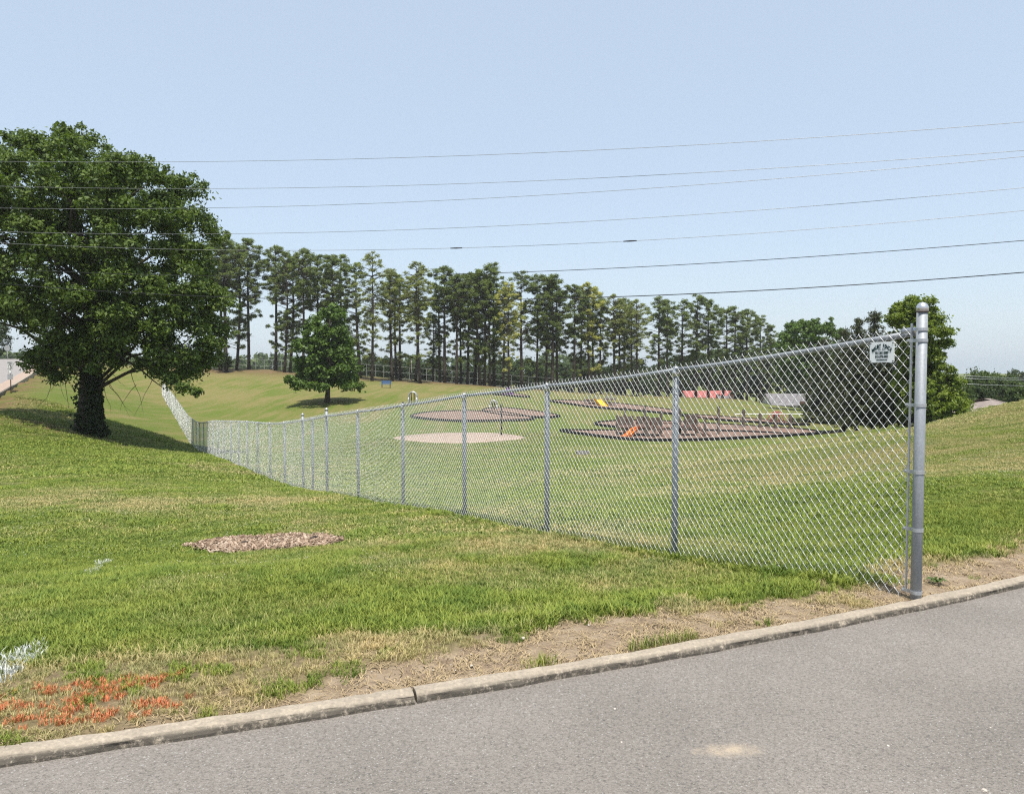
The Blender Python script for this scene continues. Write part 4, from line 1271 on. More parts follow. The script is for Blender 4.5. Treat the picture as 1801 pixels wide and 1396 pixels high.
# wooden climbing structure
c = base_at(1160, 768, 55)
ps = empty('climbing_structure', c); tag(ps, 'weathered wooden climbing structure with an orange slide in the big pit', 'climbing frame')
for px, yt, d in ((1086, 730, 54), (1099, 716, 57), (1112, 731, 54), (1134, 715, 57), (1139, 732, 54), (1151, 735, 53.5), (1163, 722, 57), (1196, 718, 57), (1205, 732, 54), (1225, 727, 57), (1240, 738, 54.5), (1264, 714, 57)):
    mb = MB(); post_box(mb, px, yt, 760, d, 0.16, c); mb.build('post', M['wood_grey'], ps)
for x0, x1, y0, y1, d in ((1086, 1112, 732, 747, 54), (1118, 1138, 732, 746, 55.5), (1142, 1162, 734, 748, 56), (1208, 1226, 729, 747, 55.5)):
    n = max(3, int((x1 - x0) / 4))
    for k in range(n):
        xa = x0 + (x1 - x0) * (k + 0.5) / n
        a, b = P(xa, y0, d, c), P(xa, y1, d, c)
        mb = MB(); mb.box((a + b) / 2, ((x1 - x0) / n / F * d * 0.93, 0.04, a[2] - b[2])); mb.build('wall_board', M['wood_grey'] if k % 3 else M['wood_brown'], ps)
for x0, x1, y, d in ((1086, 1140, 750, 55.5), (1138, 1165, 752, 55.5), (1196, 1226, 750, 56)):
    a, b = P(x0, y, d, c), P(x1, y, d, c)
    mb = MB(); mb.box((a + b) / 2, (abs(b[0] - a[0]), 2.2, 0.09)); mb.build('deck', M['wood_brown'], ps)
for (xa, ya), (xb, yb), d in (((1165, 744), (1196, 744), 56), ((1165, 752), (1196, 752), 56), ((1226, 735), (1264, 735), 57), ((1212, 749), (1242, 768), 54.2), ((1218, 747), (1250, 767), 53.6), ((1151, 745), (1163, 767), 53.4)):
    mb = MB(); mb.tube([P(xa, ya, d, c), P(xb, yb, d, c)], 0.06, 6); mb.build('rail', M['wood_brown'], ps)
mb = MB()   # orange slide: trough with raised sides
top, bot = P(1119, 751, 54.2, c), P(1097, 771, 52.6, c)
q = np.linspace(0, 1, 9)
prof = [(-0.26, 0.16), (-0.24, 0.0), (0.24, 0.0), (0.26, 0.16)]
ctr = np.array([top + (bot - top) * u + np.array([0, 0, 0.12 * math.sin(math.pi * u) * (-1)]) for u in q]); ctr[-1, 2] = ctr[-2, 2] - 0.03
dv = (bot - top)[:2]; dv = dv / np.linalg.norm(dv); sd = np.array([-dv[1], dv[0], 0])
v = [tuple(ct + sd * a_ + np.array([0, 0, z_])) for ct in ctr for a_, z_ in prof] + [tuple(ct + sd * a_ * 1.1 + np.array([0, 0, z_ - 0.04])) for ct in ctr for a_, z_ in prof]
f = []
for off in (0, 36):
    for i in range(8):
        for k in range(3):
            f.append((off + i * 4 + k, off + i * 4 + k + 1, off + i * 4 + k + 5, off + i * 4 + k + 4))
mb.add(v, f); mb.build('slide', M['orange_plastic'], ps, True)
mb = MB(); mb.tube([P(1120, 750, 54.1, c), P(1109, 755, 53.6, c), P(1100, 768, 52.8, c)], 0.05, 6); mb.build('slide_rail', M['orange_plastic'], ps, True)

# timber swing frame
c = base_at(1350, 750, 66)
sf_ = empty('swing_frame', c); tag(sf_, 'long timber swing frame of upright posts and one overhead beam', 'swing frame')
for px, yt in ((1308, 720), (1337, 727), (1364, 730), (1390, 728)):
    mb = MB(); post_box(mb, px, yt, 752, 66, 0.22, c); mb.build('post', M['wood_grey'], sf_)
for (xa, ya), (xb, yb) in (((1308, 729), (1292, 752)), ((1390, 730), (1408, 752)), ((1390, 730), (1398, 754))):
    mb = MB(); mb.tube([P(xa, ya, 66, c), P(xb, yb, 65 if xb < 1350 else 67, c)], 0.05, 6); mb.build('brace', M['wood_grey'], sf_)
mb = MB(); mb.tube([P(1292, 728, 66, c), P(1412, 728, 66, c)], 0.045, 6); mb.build('beam', M['white_paint'], sf_)
for px in (1350, 1377):
    sw_ = MB(); a = P(px - 5, 728, 66, c); b_ = P(px + 5, 728, 66, c); a2, b2 = P(px - 4, 747, 66, c), P(px + 4, 747, 66, c)
    sw_.box((a2 + b2) / 2, (0.42, 0.18, 0.10)); so = sw_.build('swing_seat', M['plastic_black'], sf_)
    for u, w_ in ((a, a2), (b_, b2)):
        m2 = MB(); m2.tube([u, w_], 0.012, 4); m2.build('chain', M['steel_grey'], so)

# steel play set with the yellow slide
c = base_at(1055, 716, 81)
y_ = empty('play_set', c); tag(y_, 'far grey steel play set with a bright yellow slide', 'play set')
for px, yt in ((1028, 697), (1036, 694), (1046, 693), (1052, 696), (1068, 695), (1075, 693), (1082, 698)):
    mb = MB(); post_box(mb, px, yt, 715, 82, 0.10, c); mb.build('post', M['steel_grey'], y_)
for x0, x1, y in ((1028, 1054, 703), (1062, 1082, 702), (1036, 1075, 709)):
    mb = MB(); a, b = P(x0, y, 82, c), P(x1, y, 82, c); mb.box((a + b) / 2, (b[0] - a[0], 1.1, 0.10)); mb.build('deck', M['wood_brown'], y_)
for k in range(6):
    xa = 1062 + k * 4; mb = MB(); mb.tube([P(xa, 697, 81.6, c), P(xa, 703, 81.6, c)], 0.035, 5); mb.build('baluster', M['steel_grey'], y_)
mb = MB(); top, bot = P(1050, 704, 81, c), P(1063, 716.5, 79.6, c)
q = np.linspace(0, 1, 8); ctr = np.array([top + (bot - top) * u for u in q]); ctr[0] += [0, 0, 0.05]
dv = (bot - top)[:2]; dv = dv / np.linalg.norm(dv); sd = np.array([-dv[1], dv[0], 0])
prof = [(-0.36, 0.26), (-0.32, 0.0), (0.32, 0.0), (0.36, 0.26)]
v = [tuple(ct + sd * a_ + np.array([0, 0, z_])) for ct in ctr for a_, z_ in prof] + [tuple(ct + sd * a_ * 1.1 + np.array([0, 0, z_ - 0.06])) for ct in ctr for a_, z_ in prof]
f = []
for off in (0, 32):
    for i in range(7):
        for k in range(3): f.append((off + i * 4 + k, off + i * 4 + k + 1, off + i * 4 + k + 5, off + i * 4 + k + 4))
mb.add(v, f); mb.build('slide', M['yellow_plastic'], y_, True)

# reddish spring-like climber at the swing pit
c = base_at(1366, 735, 74)
rc = empty('bow_climber', c); tag(rc, 'small rusty red bow climber behind the swing frame', 'climber')
for k in range(6):
    o_ = (k - 2.5) * 0.5
    mb = MB(); mb.tube([(o_, -0.3, -0.1), (o_ * 0.6, -0.15, 0.8), (o_ * 0.2, 0, 1.15), (-o_ * 0.2, 0.15, 0.8), (-o_ * 0.6, 0.3, -0.1)], 0.05, 6); mb.build('bow', M['roof_red'], rc, True)
# grey loop climbers
def loop_climber(px, yb, yt, d, label):
    c = base_at(px, yb, d); H = at(px, yt, d)[2] - c[2]
    root = empty('loop_climber', c); tag(root, label, 'climber', 'grey loop climbers')
    a = np.linspace(0, math.pi, 13); Wd = H * 0.34
    for k, yy in enumerate((-0.28, 0.28)):
        mb = MB(); mb.tube([(Wd * math.cos(q), yy, H * 0.55 + H * 0.45 * math.sin(q)) for q in a], 0.06, 7); hoop = mb
        mb.tube([(Wd, yy, H * 0.56), (Wd * 1.05, yy, -0.2)], 0.06, 7); mb.tube([(-Wd, yy, H * 0.56), (-Wd * 1.05, yy, -0.2)], 0.06, 7)
        mb.build('hoop', M['steel_grey'], root, True)
    for k in range(7):
        q = math.pi * (k + 0.5) / 7
        mb = MB(); mb.tube([(Wd * math.cos(q), -0.3, H * 0.55 + H * 0.45 * math.sin(q)), (Wd * math.cos(q), 0.3, H * 0.55 + H * 0.45 * math.sin(q))], 0.045, 6); mb.build('rung', M['white_paint'], root, True)
    for sx in (-0.35, 0.35):
        mb = MB(); mb.tube([(Wd * sx, 0, H * 0.9), (Wd * sx, 0, -0.1)], 0.05, 6); mb.build('pole', M['plastic_black'], root, True)
loop_climber(726, 712, 689, 78, 'grey loop climber whose top shows above the fence rail')
loop_climber(868, 727, 704, 72, 'grey loop climber seen through the fence mesh at the narrow pit')
# purple climber
c = base_at(893, 700, 95)
pc = empty('panel_climber', c); tag(pc, 'low purple plastic climber in the farthest pit', 'climber')
for k in range(3):
    mb = MB(); o_ = (k - 1) * 0.5
    mb.box((o_, 0, 0.32 + 0.12 * (k == 1)), (0.46, 0.35, 0.75 + 0.24 * (k == 1))); mb.box((o_, -0.2, 0.45), (0.2, 0.1, 0.2)); mb.build('panel', M['purple_plastic'], pc)
# black tether poles
for px, yt, yb, d, lb in ((709, 707, 768, 50, 'thin black pole at the left end of the sand patch'), (882, 711, 767, 50.5, 'thin black pole at the right end of the sand patch')):
    c = base_at(px, yb, d); H = at(px, yt, d)[2] - c[2]
    root = empty('black_pole', c); tag(root, lb, 'pole', 'black poles beside the sand patch')
    mb = MB(); mb.tube([(0, 0, -0.3), (0, 0, H * 0.5), (0, 0, H)], [0.055, 0.05, 0.05], 10); mb.build('shaft', M['plastic_black'], root, True)
    mb = MB(); mb.lathe([(0.055, -0.14), (0.07, -0.12), (0.07, -0.01), (0.04, 0.01)], (0, 0, H), 10); mb.build('pole_cap', M['plastic_black'], root, True)
# blue bench
c = base_at(679, 682, 105)
bn = empty('park_bench', c, 0.05); tag(bn, 'blue bench on the slope at the edge of the pine shade', 'bench')
for k in range(3):
    mb = MB(); mb.box((0, -0.15 + k * 0.16, 0.46), (1.35, 0.13, 0.045)); mb.build('seat_slat', M['blue_plastic'], bn)
for k in range(3):
    mb = MB(); mb.box((0, 0.30 + k * 0.03, 0.60 + k * 0.15), (1.35, 0.045, 0.13)); mb.build('back_slat', M['blue_plastic'], bn)
for sx in (-0.55, 0.55):
    mb = MB(); mb.tube([(sx, -0.2, -0.1), (sx, -0.2, 0.43)], 0.03, 6); mb.build('leg', M['plastic_black'], bn)
    mb = MB(); mb.tube([(sx, 0.22, -0.1), (sx, 0.26, 0.45), (sx, 0.38, 1.0)], 0.03, 6); mb.build('leg', M['plastic_black'], bn)
# small concrete drain in the play field
c = base_at(1025, 796, 37)
dr = empty('storm_drain', c); tag(dr, 'small grey drain block lying in the grass behind the fence', 'drain')
mb = MB(); mb.box((0, 0, 0.05), (0.62, 0.5, 0.22)); mb.build('slab', M['concrete'], dr)
for k in range(4):
    mb = MB(); mb.box((-0.18 + k * 0.12, 0, 0.167), (0.06, 0.36, 0.015)); mb.build('grate_slot', M['plastic_black'], dr)

# ------------------------------------------------------------------ far houses
def house(name, px, yb, d, wpx, hy_eave, hy_ridge, depth, wall, roof, label, rz=0.0, hip=0.0, nwin=4):
    c = base_at(px, yb, d); zb = at(px, yb, d)[2]; c[2] = min(c[2], zb)
    He = at(px, hy_eave, d)[2] - c[2]; Hr = at(px, hy_ridge, d)[2] - c[2]; Wd = wpx / F * d
    root = empty(name, c, rz); tag(root, label, 'house')
    mb = MB(); hw, hd = Wd / 2, depth / 2
    mb.add([(-hw, -hd, -0.5), (hw, -hd, -0.5), (hw, hd, -0.5), (-hw, hd, -0.5), (-hw, -hd, He), (hw, -hd, He), (hw, hd, He), (-hw, hd, He), (-hw, 0, Hr - 0.12), (hw, 0, Hr - 0.12)],
           [(0, 1, 5, 4), (2, 3, 7, 6), (1, 2, 6, 9, 5), (3, 0, 4, 8, 7)] if hip == 0 else [(0, 1, 5, 4), (2, 3, 7, 6), (1, 2, 6, 5), (3, 0, 4, 7)])
    mb.build('wall', wall, root)
    o_ = 0.4; k = hip
    A = [(-hw - o_, -hd - o_, He - 0.15), (hw + o_, -hd - o_, He - 0.15), (hw + o_, hd + o_, He - 0.15), (-hw - o_, hd + o_, He - 0.15), (-hw - o_ + k, 0, Hr), (hw + o_ - k, 0, Hr)]
    B = [(x, y, z - 0.16) for x, y, z in A]
    mb = MB(); mb.add(A + B, [(0, 1, 5, 4), (2, 3, 4, 5), (6, 10, 11, 7), (8, 11, 10, 9), (0, 6, 7, 1), (2, 8, 9, 3)] + ([(1, 2, 5), (3, 0, 4)] if hip else [(1, 7, 11, 5), (5, 11, 8, 2), (0, 4, 10, 6), (4, 3, 9, 10)]))
    rf = mb.build('roof', roof, root)
    for k in range(nwin):
        x = -hw + Wd * (k + 0.5) / nwin
        if k == nwin // 2:
            mb = MB(); mb.box((x, -hd - 0.03, 1.0), (1.0, 0.08, 2.1)); mb.build('door', M['wood_brown'], root)
        else:
            mb = MB()
            for s_ in (-1, 1):
                mb.box((x + s_ * 0.55, -hd - 0.04, He * 0.58), (0.08, 0.10, 1.3)); mb.box((x, -hd - 0.04, He * 0.58 + s_ * 0.62), (1.02, 0.10, 0.08))
            fr_ = mb.build('window', M['white_paint'], root)
            m2 = MB(); m2.box((x, -hd - 0.015, He * 0.58), (1.02, 0.03, 1.16)); m2.build('pane', M['glass'], fr_)
    return root
house('house', 1243, 708, 172, 80, 701, 687, 8, M['white_paint'], M['roof_red'], 'far house with a long red metal roof behind the play area', 0.05)
house('house', 1388, 722, 150, 78, 709, 692, 9, M['white_paint'], M['roof_grey'], 'far white house with a grey shingle roof left of the spruces', -0.05)
house('house', 1735, 735, 62, 100, 722, 700.5, 8, M['brick'], M['roof_brown'], 'house beyond the right-hand hill showing only its brown roof', 0.12, 3.0)
# pale shed
house('shed', 1275, 709, 168, 22, 703, 696, 4, M['white_paint'], M['roof_grey'], 'small white shed with grey roof at the right end of the red-roofed house', 0.1, 0.0, 2)['category'] = 'shed'

# far chain-link fence posts behind the pines
ff = empty('far_fence', base_at(600, 662, 150)); tag(ff, 'thin far wire fence behind the pine trunks', 'fence')
fc = np.array(ff.location)
xs_ = np.arange(300, 1000, 15)
prev = None
for i, px in enumerate(xs_):
    b = base_at(px, 655, 146); 
    mb = MB(); mb.tube([b - fc + [0, 0, -0.2], b - fc + [0, 0, 2.4]], 0.04, 5); mb.build('post', M['steel_grey'], ff)
    if prev is not None:
        mb = MB()
        for hh in (0.1, 1.2, 2.35): mb.tube([prev - fc + [0, 0, hh], b - fc + [0, 0, hh]], 0.02, 3, False)
        mb.build('rail_wires', M['steel_grey'], ff)
    prev = b
# pale utility post among the pines
c = base_at(724, 672, 130)
up = empty('marker_post', c); tag(up, 'pale slim post standing among the pine trunks', 'post')
mb = MB(); mb.tube([(0, 0, -0.2), (0, 0, 3.4)], [0.10, 0.09], 8); mb.build('shaft', M['concrete'], up, True)
mb = MB(); mb.lathe([(0.12, 0), (0.12, 0.1), (0.05, 0.16)], (0, 0, 3.4), 8); mb.build('post_cap', M['concrete'], up, True)

# ------------------------------------------------------------------ speed sign and road things on the left
c = base_at(25, 689, 53.5)
c[0] = road_edge(53.5) + 0.5
c[2] = float(ground_z(c[0], c[1]))
H = at(28, 636, 53.5)[2] - c[2]
sp2 = empty('speed_sign', c, 0.10); tag(sp2, 'white speed limit sign with two small plates beneath, beside the side road', 'road sign')
mb = MB(); mb.tube([(0, 0.03, -0.3), (0, 0.03, H)], 0.032, 8); mb.build('sign_post', M['wood_brown'], sp2, True)
for z0, w_, h_, nm in ((H - 0.26, 0.42, 0.52, 'speed_plate'), (H - 0.70, 0.28, 0.27, 'small_plate'), (H - 1.06, 0.36, 0.38, 'grey_plate')):
    mb = MB(); mb.box((0, -0.012, z0), (w_, 0.012, h_)); pl = mb.build(nm, M['steel_grey'] if nm == 'grey_plate' else M['white_paint'], sp2)
    if nm != 'grey_plate':
        mb = MB(); b_ = 0.018
        for s_ in (-1, 1):
            mb.box((s_ * (w_ / 2 - 0.03), -0.021, z0), (b_, 0.004, h_ - 0.042)); mb.box((0, -0.021, z0 + s_ * (h_ / 2 - 0.03)), (w_ - 0.079, 0.004, b_))
        mb.build('border', M['sign_black'], pl)
text_part('lettering', 'SPEED', 0.13, (0, -0.022, H - 0.10), rot, M['sign_black'], sp2, 0.85, 0.002)
text_part('lettering', 'LIMIT', 0.13, (0, -0.022, H - 0.205), rot, M['sign_black'], sp2, 0.85, 0.002)
text_part('lettering', '15', 0.29, (0, -0.022, H - 0.37), rot, M['sign_black'], sp2, 0.95, 0.008)
# octagonal sign back at the road crest
c = np.array([road_edge(98) + 0.5 - 6.5, 98, 0]); c = at(13, 632, 98); c[2] = float(road_z(98)) - 0.1
st = empty('octagon_sign', c); tag(st, 'pale octagonal sign on a post by the crest of the side road', 'road sign')
Hs = max(1.6, at(13, 616, 98)[2] - c[2])
mb = MB(); mb.tube([(0, 0.03, -0.3), (0, 0.03, Hs)], 0.035, 6); mb.build('sign_post', M['steel_grey'], st, True)
mb = MB(); ang = np.arange(8) * math.pi / 4 + math.pi / 8
v = [(0.40 * math.cos(a), -0.01, Hs + 0.40 * math.sin(a)) for a in ang] + [(0.40 * math.cos(a), 0.01, Hs + 0.40 * math.sin(a)) for a in ang]
mb.add(v, [tuple(range(8)), tuple(range(15, 7, -1))] + [(k, 8 + k, 8 + (k + 1) % 8, (k + 1) % 8) for k in range(8)]); mb.build('sign_plate', M['steel_grey'], st)

# ------------------------------------------------------------------ overhead wires
WIRES = [([(0, 285), (180, 284), (400, 283.5), (600, 280.5), (900, 272), (1200, 257), (1500, 236), (1801, 215.5)], 0.008, 'wire_alu', 'highest of the thin overhead wires crossing the sky'),
         ([(0, 328), (360, 331), (600, 329.5), (900, 320), (1200, 307), (1500, 285), (1801, 265.5)], 0.008, 'wire_alu', 'second overhead wire from the top'),
         ([(0, 366.5), (300, 366), (600, 360), (900, 347), (1200, 328), (1500, 302), (1801, 276)], 0.008, 'wire_alu', 'third overhead wire from the top, nearly meeting the second at the right'),
         ([(0, 408), (300, 411), (600, 407.5), (900, 397), (1200, 380.5), (1500, 355), (1801, 331)], 0.008, 'wire_alu', 'fourth overhead wire from the top'),
         ([(0, 429), (150, 433), (300, 437), (600, 439.5), (900, 436), (1200, 420), (1500, 394), (1801, 372)], 0.006, 'wire_alu', 'faintest overhead wire with two dark splices'),
         ([(0, 473), (300, 483), (600, 485), (720, 484), (900, 481), (1200, 466.5), (1500, 444), (1801, 424)], 0.012, 'wire_black', 'dark overhead cable second from the bottom'),
         ([(0, 500), (170, 510), (300, 517), (400, 523), (600, 528), (800, 528.5), (1000, 526), (1200, 517.5), (1500, 499), (1801, 480)], 0.017, 'wire_black', 'thickest black overhead cable, lowest across the sky')]
for k, (pts, r, mt, lb) in enumerate(WIRES):
    pts = np.array(pts, float)
    co = np.polyfit((pts[:, 0] - 900) / 900, pts[:, 1], 3)
    a, b = at(-150, 400, 27 + k * 0.2)[:2], at(2000, 300, 17 + k * 0.2)[:2]
    sl = (b[1] - a[1]) / (b[0] - a[0])
    q = []
    for px in np.linspace(-420, 2300, 90):
        py = np.polyval(co, (px - 900) / 900); rr = ray(px, py)
        tt = (a[1] - sl * a[0]) / (rr[1] - sl * rr[0])
        q.append(np.array([0, 0, CAMZ]) + rr * tt)
    q = np.array(q)
    if k == 4:
        root = empty('overhead_wire', q[0]); tag(root, lb, 'wire', 'overhead wires')
        mb = MB(); mb.tube(q - q[0], r, 5); mb.build('strand', M[mt], root, True)
        for px in (812, 1120):
            i = int(np.argmin([abs(CX + F * p_[0] / p_[1] - px) for p_ in q])); dv = (q[i + 1] - q[i]) / np.linalg.norm(q[i + 1] - q[i])
            mb = MB(); mb.tube([q[i] - q[0] - dv * 0.18, q[i] - q[0], q[i] - q[0] + dv * 0.18], [0.014, 0.022, 0.014], 6); mb.build('splice', M['wire_black'], root, True)
    else:
        mb = MB(); mb.tube(q, r * 0.75, 6); o = mb.build('overhead_wire', M[mt], None, True); tag(o, lb, 'wire', 'overhead wires')
for k, (ya, yb) in enumerate(((658, 668), (663, 670), (673, 680))):
    a, b = at(1640, ya, 58), at(1860, yb, 58)
    mb = MB(); mb.tube([a, (a + b) / 2 - [0, 0, 0.03], b], 0.013, 5); o = mb.build('far_wire', M['galv_band'], None, True)
    tag(o, ['upper pale wire in front of the trees beyond the right-hand hill', 'middle pale wire in front of the trees beyond the right-hand hill', 'lower pale wire in front of the trees beyond the right-hand hill'][k], 'wire', 'far wires beyond the hill')

# ------------------------------------------------------------------ lawn grass
TUFTS = bpy.data.collections.new('grass_tufts')
def grassmat(name, lo, hi, dlo, dhi, paint=None):
    t = NT(name)
    oi = t.node('ShaderNodeObjectInfo')
    isl = t.node('ShaderNodeNewGeometry').outputs['Random Per Island']
    a_dry = t.node('ShaderNodeAttribute', attribute_name='gdry'); a_dry.attribute_type = 'INSTANCER'
    n = t.noise(t.pos(), 0.9, 3)
    gcol = t.ramp(isl, [(0.1, lo), (0.9, hi)]); dcol = t.ramp(isl, [(0.1, dlo), (0.9, dhi)])
    f = t.math('ADD', a_dry.outputs['Fac'], t.math('MULTIPLY', t.math('SUBTRACT', isl, 0.5), 0.8))
    col = t.mix(t.ramp(f, [(0.35, 0.0), (0.75, 1.0)]), gcol, dcol) if paint is None else t.ramp(isl, [(0.0, (0.12, 0.16, 0.03)), (0.22, (0.20, 0.20, 0.05)), (0.34, paint[0]), (0.95, paint[1])])
    if paint is None:
        n5 = t.noise(t.pos(), 1.9, 4, 0.65)
        col = t.mix(1.0, col, t.ramp(n5, [(0.30, (0.62, 0.74, 0.66)), (0.5, (1.0, 1.0, 1.0)), (0.70, (1.22, 1.10, 1.15))]), 'MULTIPLY')
    t.base(col, 0.6, 0, 0.25)
    tr = t.node('ShaderNodeBsdfTranslucent'); t.l.new(col, tr.inputs['Color'])
    mx = t.node('ShaderNodeMixShader'); mx.inputs[0].default_value = 0.3
    t.l.new(t.b.outputs[0], mx.inputs[1]); t.l.new(tr.outputs[0], mx.inputs[2]); t.l.new(mx.outputs[0], t.out.inputs['Surface'])
    return t.m
M['grass'] = grassmat('grass_blades', (0.088, 0.142, 0.018), (0.272, 0.325, 0.056), (0.28, 0.235, 0.088), (0.54, 0.46, 0.22))
M['paint_orange'] = grassmat('orange_marking_paint', (0, 0, 0), (0, 0, 0), (0, 0, 0), (0, 0, 0), ((0.50, 0.16, 0.06), (0.80, 0.30, 0.15)))
M['paint_white'] = grassmat('white_marking_paint', (0, 0, 0), (0, 0, 0), (0, 0, 0), (0, 0, 0), ((0.50, 0.52, 0.48), (0.80, 0.82, 0.80)))
def tuft(seed, n, rad, h, w, mat, lean=0.6):
    g = np.random.default_rng(seed)
    V, Fq = [], []
    for k in range(n):
        a, r_ = g.uniform(0, 6.283), rad * math.sqrt(g.random())
        b = np.array([r_ * math.cos(a), r_ * math.sin(a), -0.006])
        hh = h * g.uniform(0.55, 1.25); az = g.uniform(0, 6.283)
        ln = np.array([math.cos(az), math.sin(az), 0]) * hh * lean * g.uniform(0.3, 1.3)
        sd = np.array([-math.sin(az), math.cos(az), 0]) * w * 0.5 * g.uniform(0.7, 1.3)
        m_ = b + ln * 0.35 + np.array([0, 0, hh * 0.6]); tp = b + ln + np.array([0, 0, hh * g.uniform(0.75, 1.0)])
        k0_ = len(V); V += [b - sd, b + sd, m_ + sd * 0.8, m_ - sd * 0.8, tp]
        Fq += [(k0_, k0_ + 1, k0_ + 2, k0_ + 3), (k0_ + 3, k0_ + 2, k0_ + 4)]
    me = bpy.data.meshes.new('tuft'); me.from_pydata([tuple(v) for v in V], [], Fq)
    return finish('tuft', me, mat, None, False, False)
def coll(name, objs):
    c = bpy.data.collections.new(name)
    for i, o in enumerate(objs):
        o.name = f'{name}_{i:02d}'; c.objects.link(o)
    return c
def scatter(name, pts, scl, dryv, c, nvar, label, cat, parent=None):
    """one stuff object: instances of the tufts in c on the points"""
    N = len(pts)
    me = bpy.data.meshes.new(name)
    me.vertices.add(N); me.vertices.foreach_set('co', np.ascontiguousarray(pts, np.float32).ravel())
    g = np.random.default_rng(N)
    for nm, tp, ar in (('gscl', 'FLOAT', scl), ('grot', 'FLOAT', g.uniform(0, 6.283, N)), ('gdry', 'FLOAT', dryv)):
        a = me.attributes.new(nm, tp, 'POINT'); a.data.foreach_set('value', np.ascontiguousarray(ar, np.float32))
    a = me.attributes.new('gidx', 'INT', 'POINT'); a.data.foreach_set('value', g.integers(0, nvar, N).astype(np.int32))
    o = bpy.data.objects.new(name, me); COL.objects.link(o)
    ng = bpy.data.node_groups.new(name, 'GeometryNodeTree')
    ng.interface.new_socket('Geometry', in_out='INPUT', socket_type='NodeSocketGeometry')
    ng.interface.new_socket('Geometry', in_out='OUTPUT', socket_type='NodeSocketGeometry')
    nd, lk = ng.nodes, ng.links
    gi, go = nd.new('NodeGroupInput'), nd.new('NodeGroupOutput')
    ci = nd.new('GeometryNodeCollectionInfo'); ci.inputs['Collection'].default_value = c
    ci.inputs['Separate Children'].default_value = True; ci.inputs['Reset Children'].default_value = True
    def na(nm, tp):
        q = nd.new('GeometryNodeInputNamedAttribute'); q.data_type = tp; q.inputs['Name'].default_value = nm
        return q.outputs['Attribute']
    ip = nd.new('GeometryNodeInstanceOnPoints'); ip.inputs['Pick Instance'].default_value = True
    cx = nd.new('ShaderNodeCombineXYZ'); lk.new(na('grot', 'FLOAT'), cx.inputs['Z'])
    e2r = nd.new('FunctionNodeEulerToRotation'); lk.new(cx.outputs[0], e2r.inputs[0])
    lk.new(gi.outputs[0], ip.inputs['Points']); lk.new(ci.outputs[0], ip.inputs['Instance'])
    lk.new(na('gidx', 'INT'), ip.inputs['Instance Index']); lk.new(e2r.outputs[0], ip.inputs['Rotation'])
    lk.new(na('gscl', 'FLOAT'), ip.inputs['Scale'])
    lk.new(ip.outputs[0], go.inputs[0])
    md = o.modifiers.new('scatter', 'NODES'); md.node_group = ng
    tag(o, label, cat, kind='stuff')
    if parent: o.parent = parent
    return o

g = np.random.default_rng(101)
def view_ok(x, y):   # the lawn the photo shows, with a margin to both sides
    return (np.abs(x) < 0.72 * y + 2.2)
def sample(d0, d1, dens):
    xm = 0.72 * d1 + 2.2
    N = int(dens * (2 * xm) * (d1 - d0))
    x = g.uniform(-xm, xm, N); y = g.uniform(d0, d1, N)
    ok = view_ok(x, y) & (kerb_t(x, y) > 0.02)
    er = x - (-34.7 - 0.507 * (y - 52.0)); ok &= er > 1.2
    return x[ok], y[ok]
PAINT_O = [[(0, 1212), (20, 1207), (50, 1197)], [(75, 1212), (85, 1196)], [(100, 1204), (135, 1199), (160, 1189), (165, 1208)], [(50, 1220), (60, 1240)], [(80, 1238), (92, 1222)], [(-20, 1242), (0, 1238), (20, 1233), (40, 1229)],
           [(195, 1202), (210, 1184), (200, 1210)], [(222, 1198), (232, 1180)], [(170, 1220), (215, 1214)], [(256, 1193), (265, 1185), (300, 1182)], [(120, 1222), (140, 1226)],
           [(-30, 1278), (5, 1272), (28, 1262), (60, 1264)], [(70, 1264), (110, 1256), (130, 1241), (125, 1262), (148, 1258)], [(158, 1257), (170, 1248), (205, 1248)], [(243, 1242), (256, 1230)], [(275, 1246), (285, 1227), (292, 1242), (318, 1224)]]
PAINT_W = [[(-20, 1150), (0, 1140), (20, 1121), (45, 1109), (70, 1098)], [(-10, 1178), (8, 1150)], [(48, 1122), (62, 1118)]]
PAINT_W2 = [[(152, 1014), (168, 1001), (184, 990)], [(205, 965), (214, 955)], [(258, 942), (268, 936)]]
def stroke_dist(x, y, strokes):
    best = np.full(x.shape, 9.0)
    for st in strokes:
        w = [gp(px, py, 0.01 if py > 1090 else -0.5)[:2] for px, py in st]
        if st[0][1] < 1090:
            w = []
            for px, py in st:      # follow the slope of the lawn
                d = 6.0
                for _ in range(12):
                    q = at(px, py, d); zz = float(ground_z(q[0], q[1])); d = gp(px, py, zz)[1]
                w.append(at(px, py, d)[:2])
        for a, b in zip(w[:-1], w[1:]):
            ab = b - a; tt = np.clip(((x - a[0]) * ab[0] + (y - a[1]) * ab[1]) / (ab @ ab + 1e-9), 0, 1)
            best = np.minimum(best, np.hypot(x - a[0] - tt * ab[0], y - a[1] - tt * ab[1]))
    return best
near = coll('lawn_tuft', [tuft(500 + i, 22, 0.045, 0.042, 0.0046, M['grass'], 0.85) for i in range(6)])
mid = coll('lawn_tuft_mid', [tuft(520 + i, 30, 0.10, 0.034, 0.010, M['grass'], 1.4) for i in range(5)])
far = coll('lawn_tuft_far', [tuft(540 + i, 34, 0.26, 0.036, 0.022, M['grass'], 2.2) for i in range(4)])
org = coll('orange_tuft', [tuft(560 + i, 22, 0.040, 0.048, 0.0058, M['paint_orange']) for i in range(4)])
wht = coll('white_tuft', [tuft(580 + i, 22, 0.040, 0.055, 0.0055, M['paint_white']) for i in range(4)])
PO, PWh = [], []
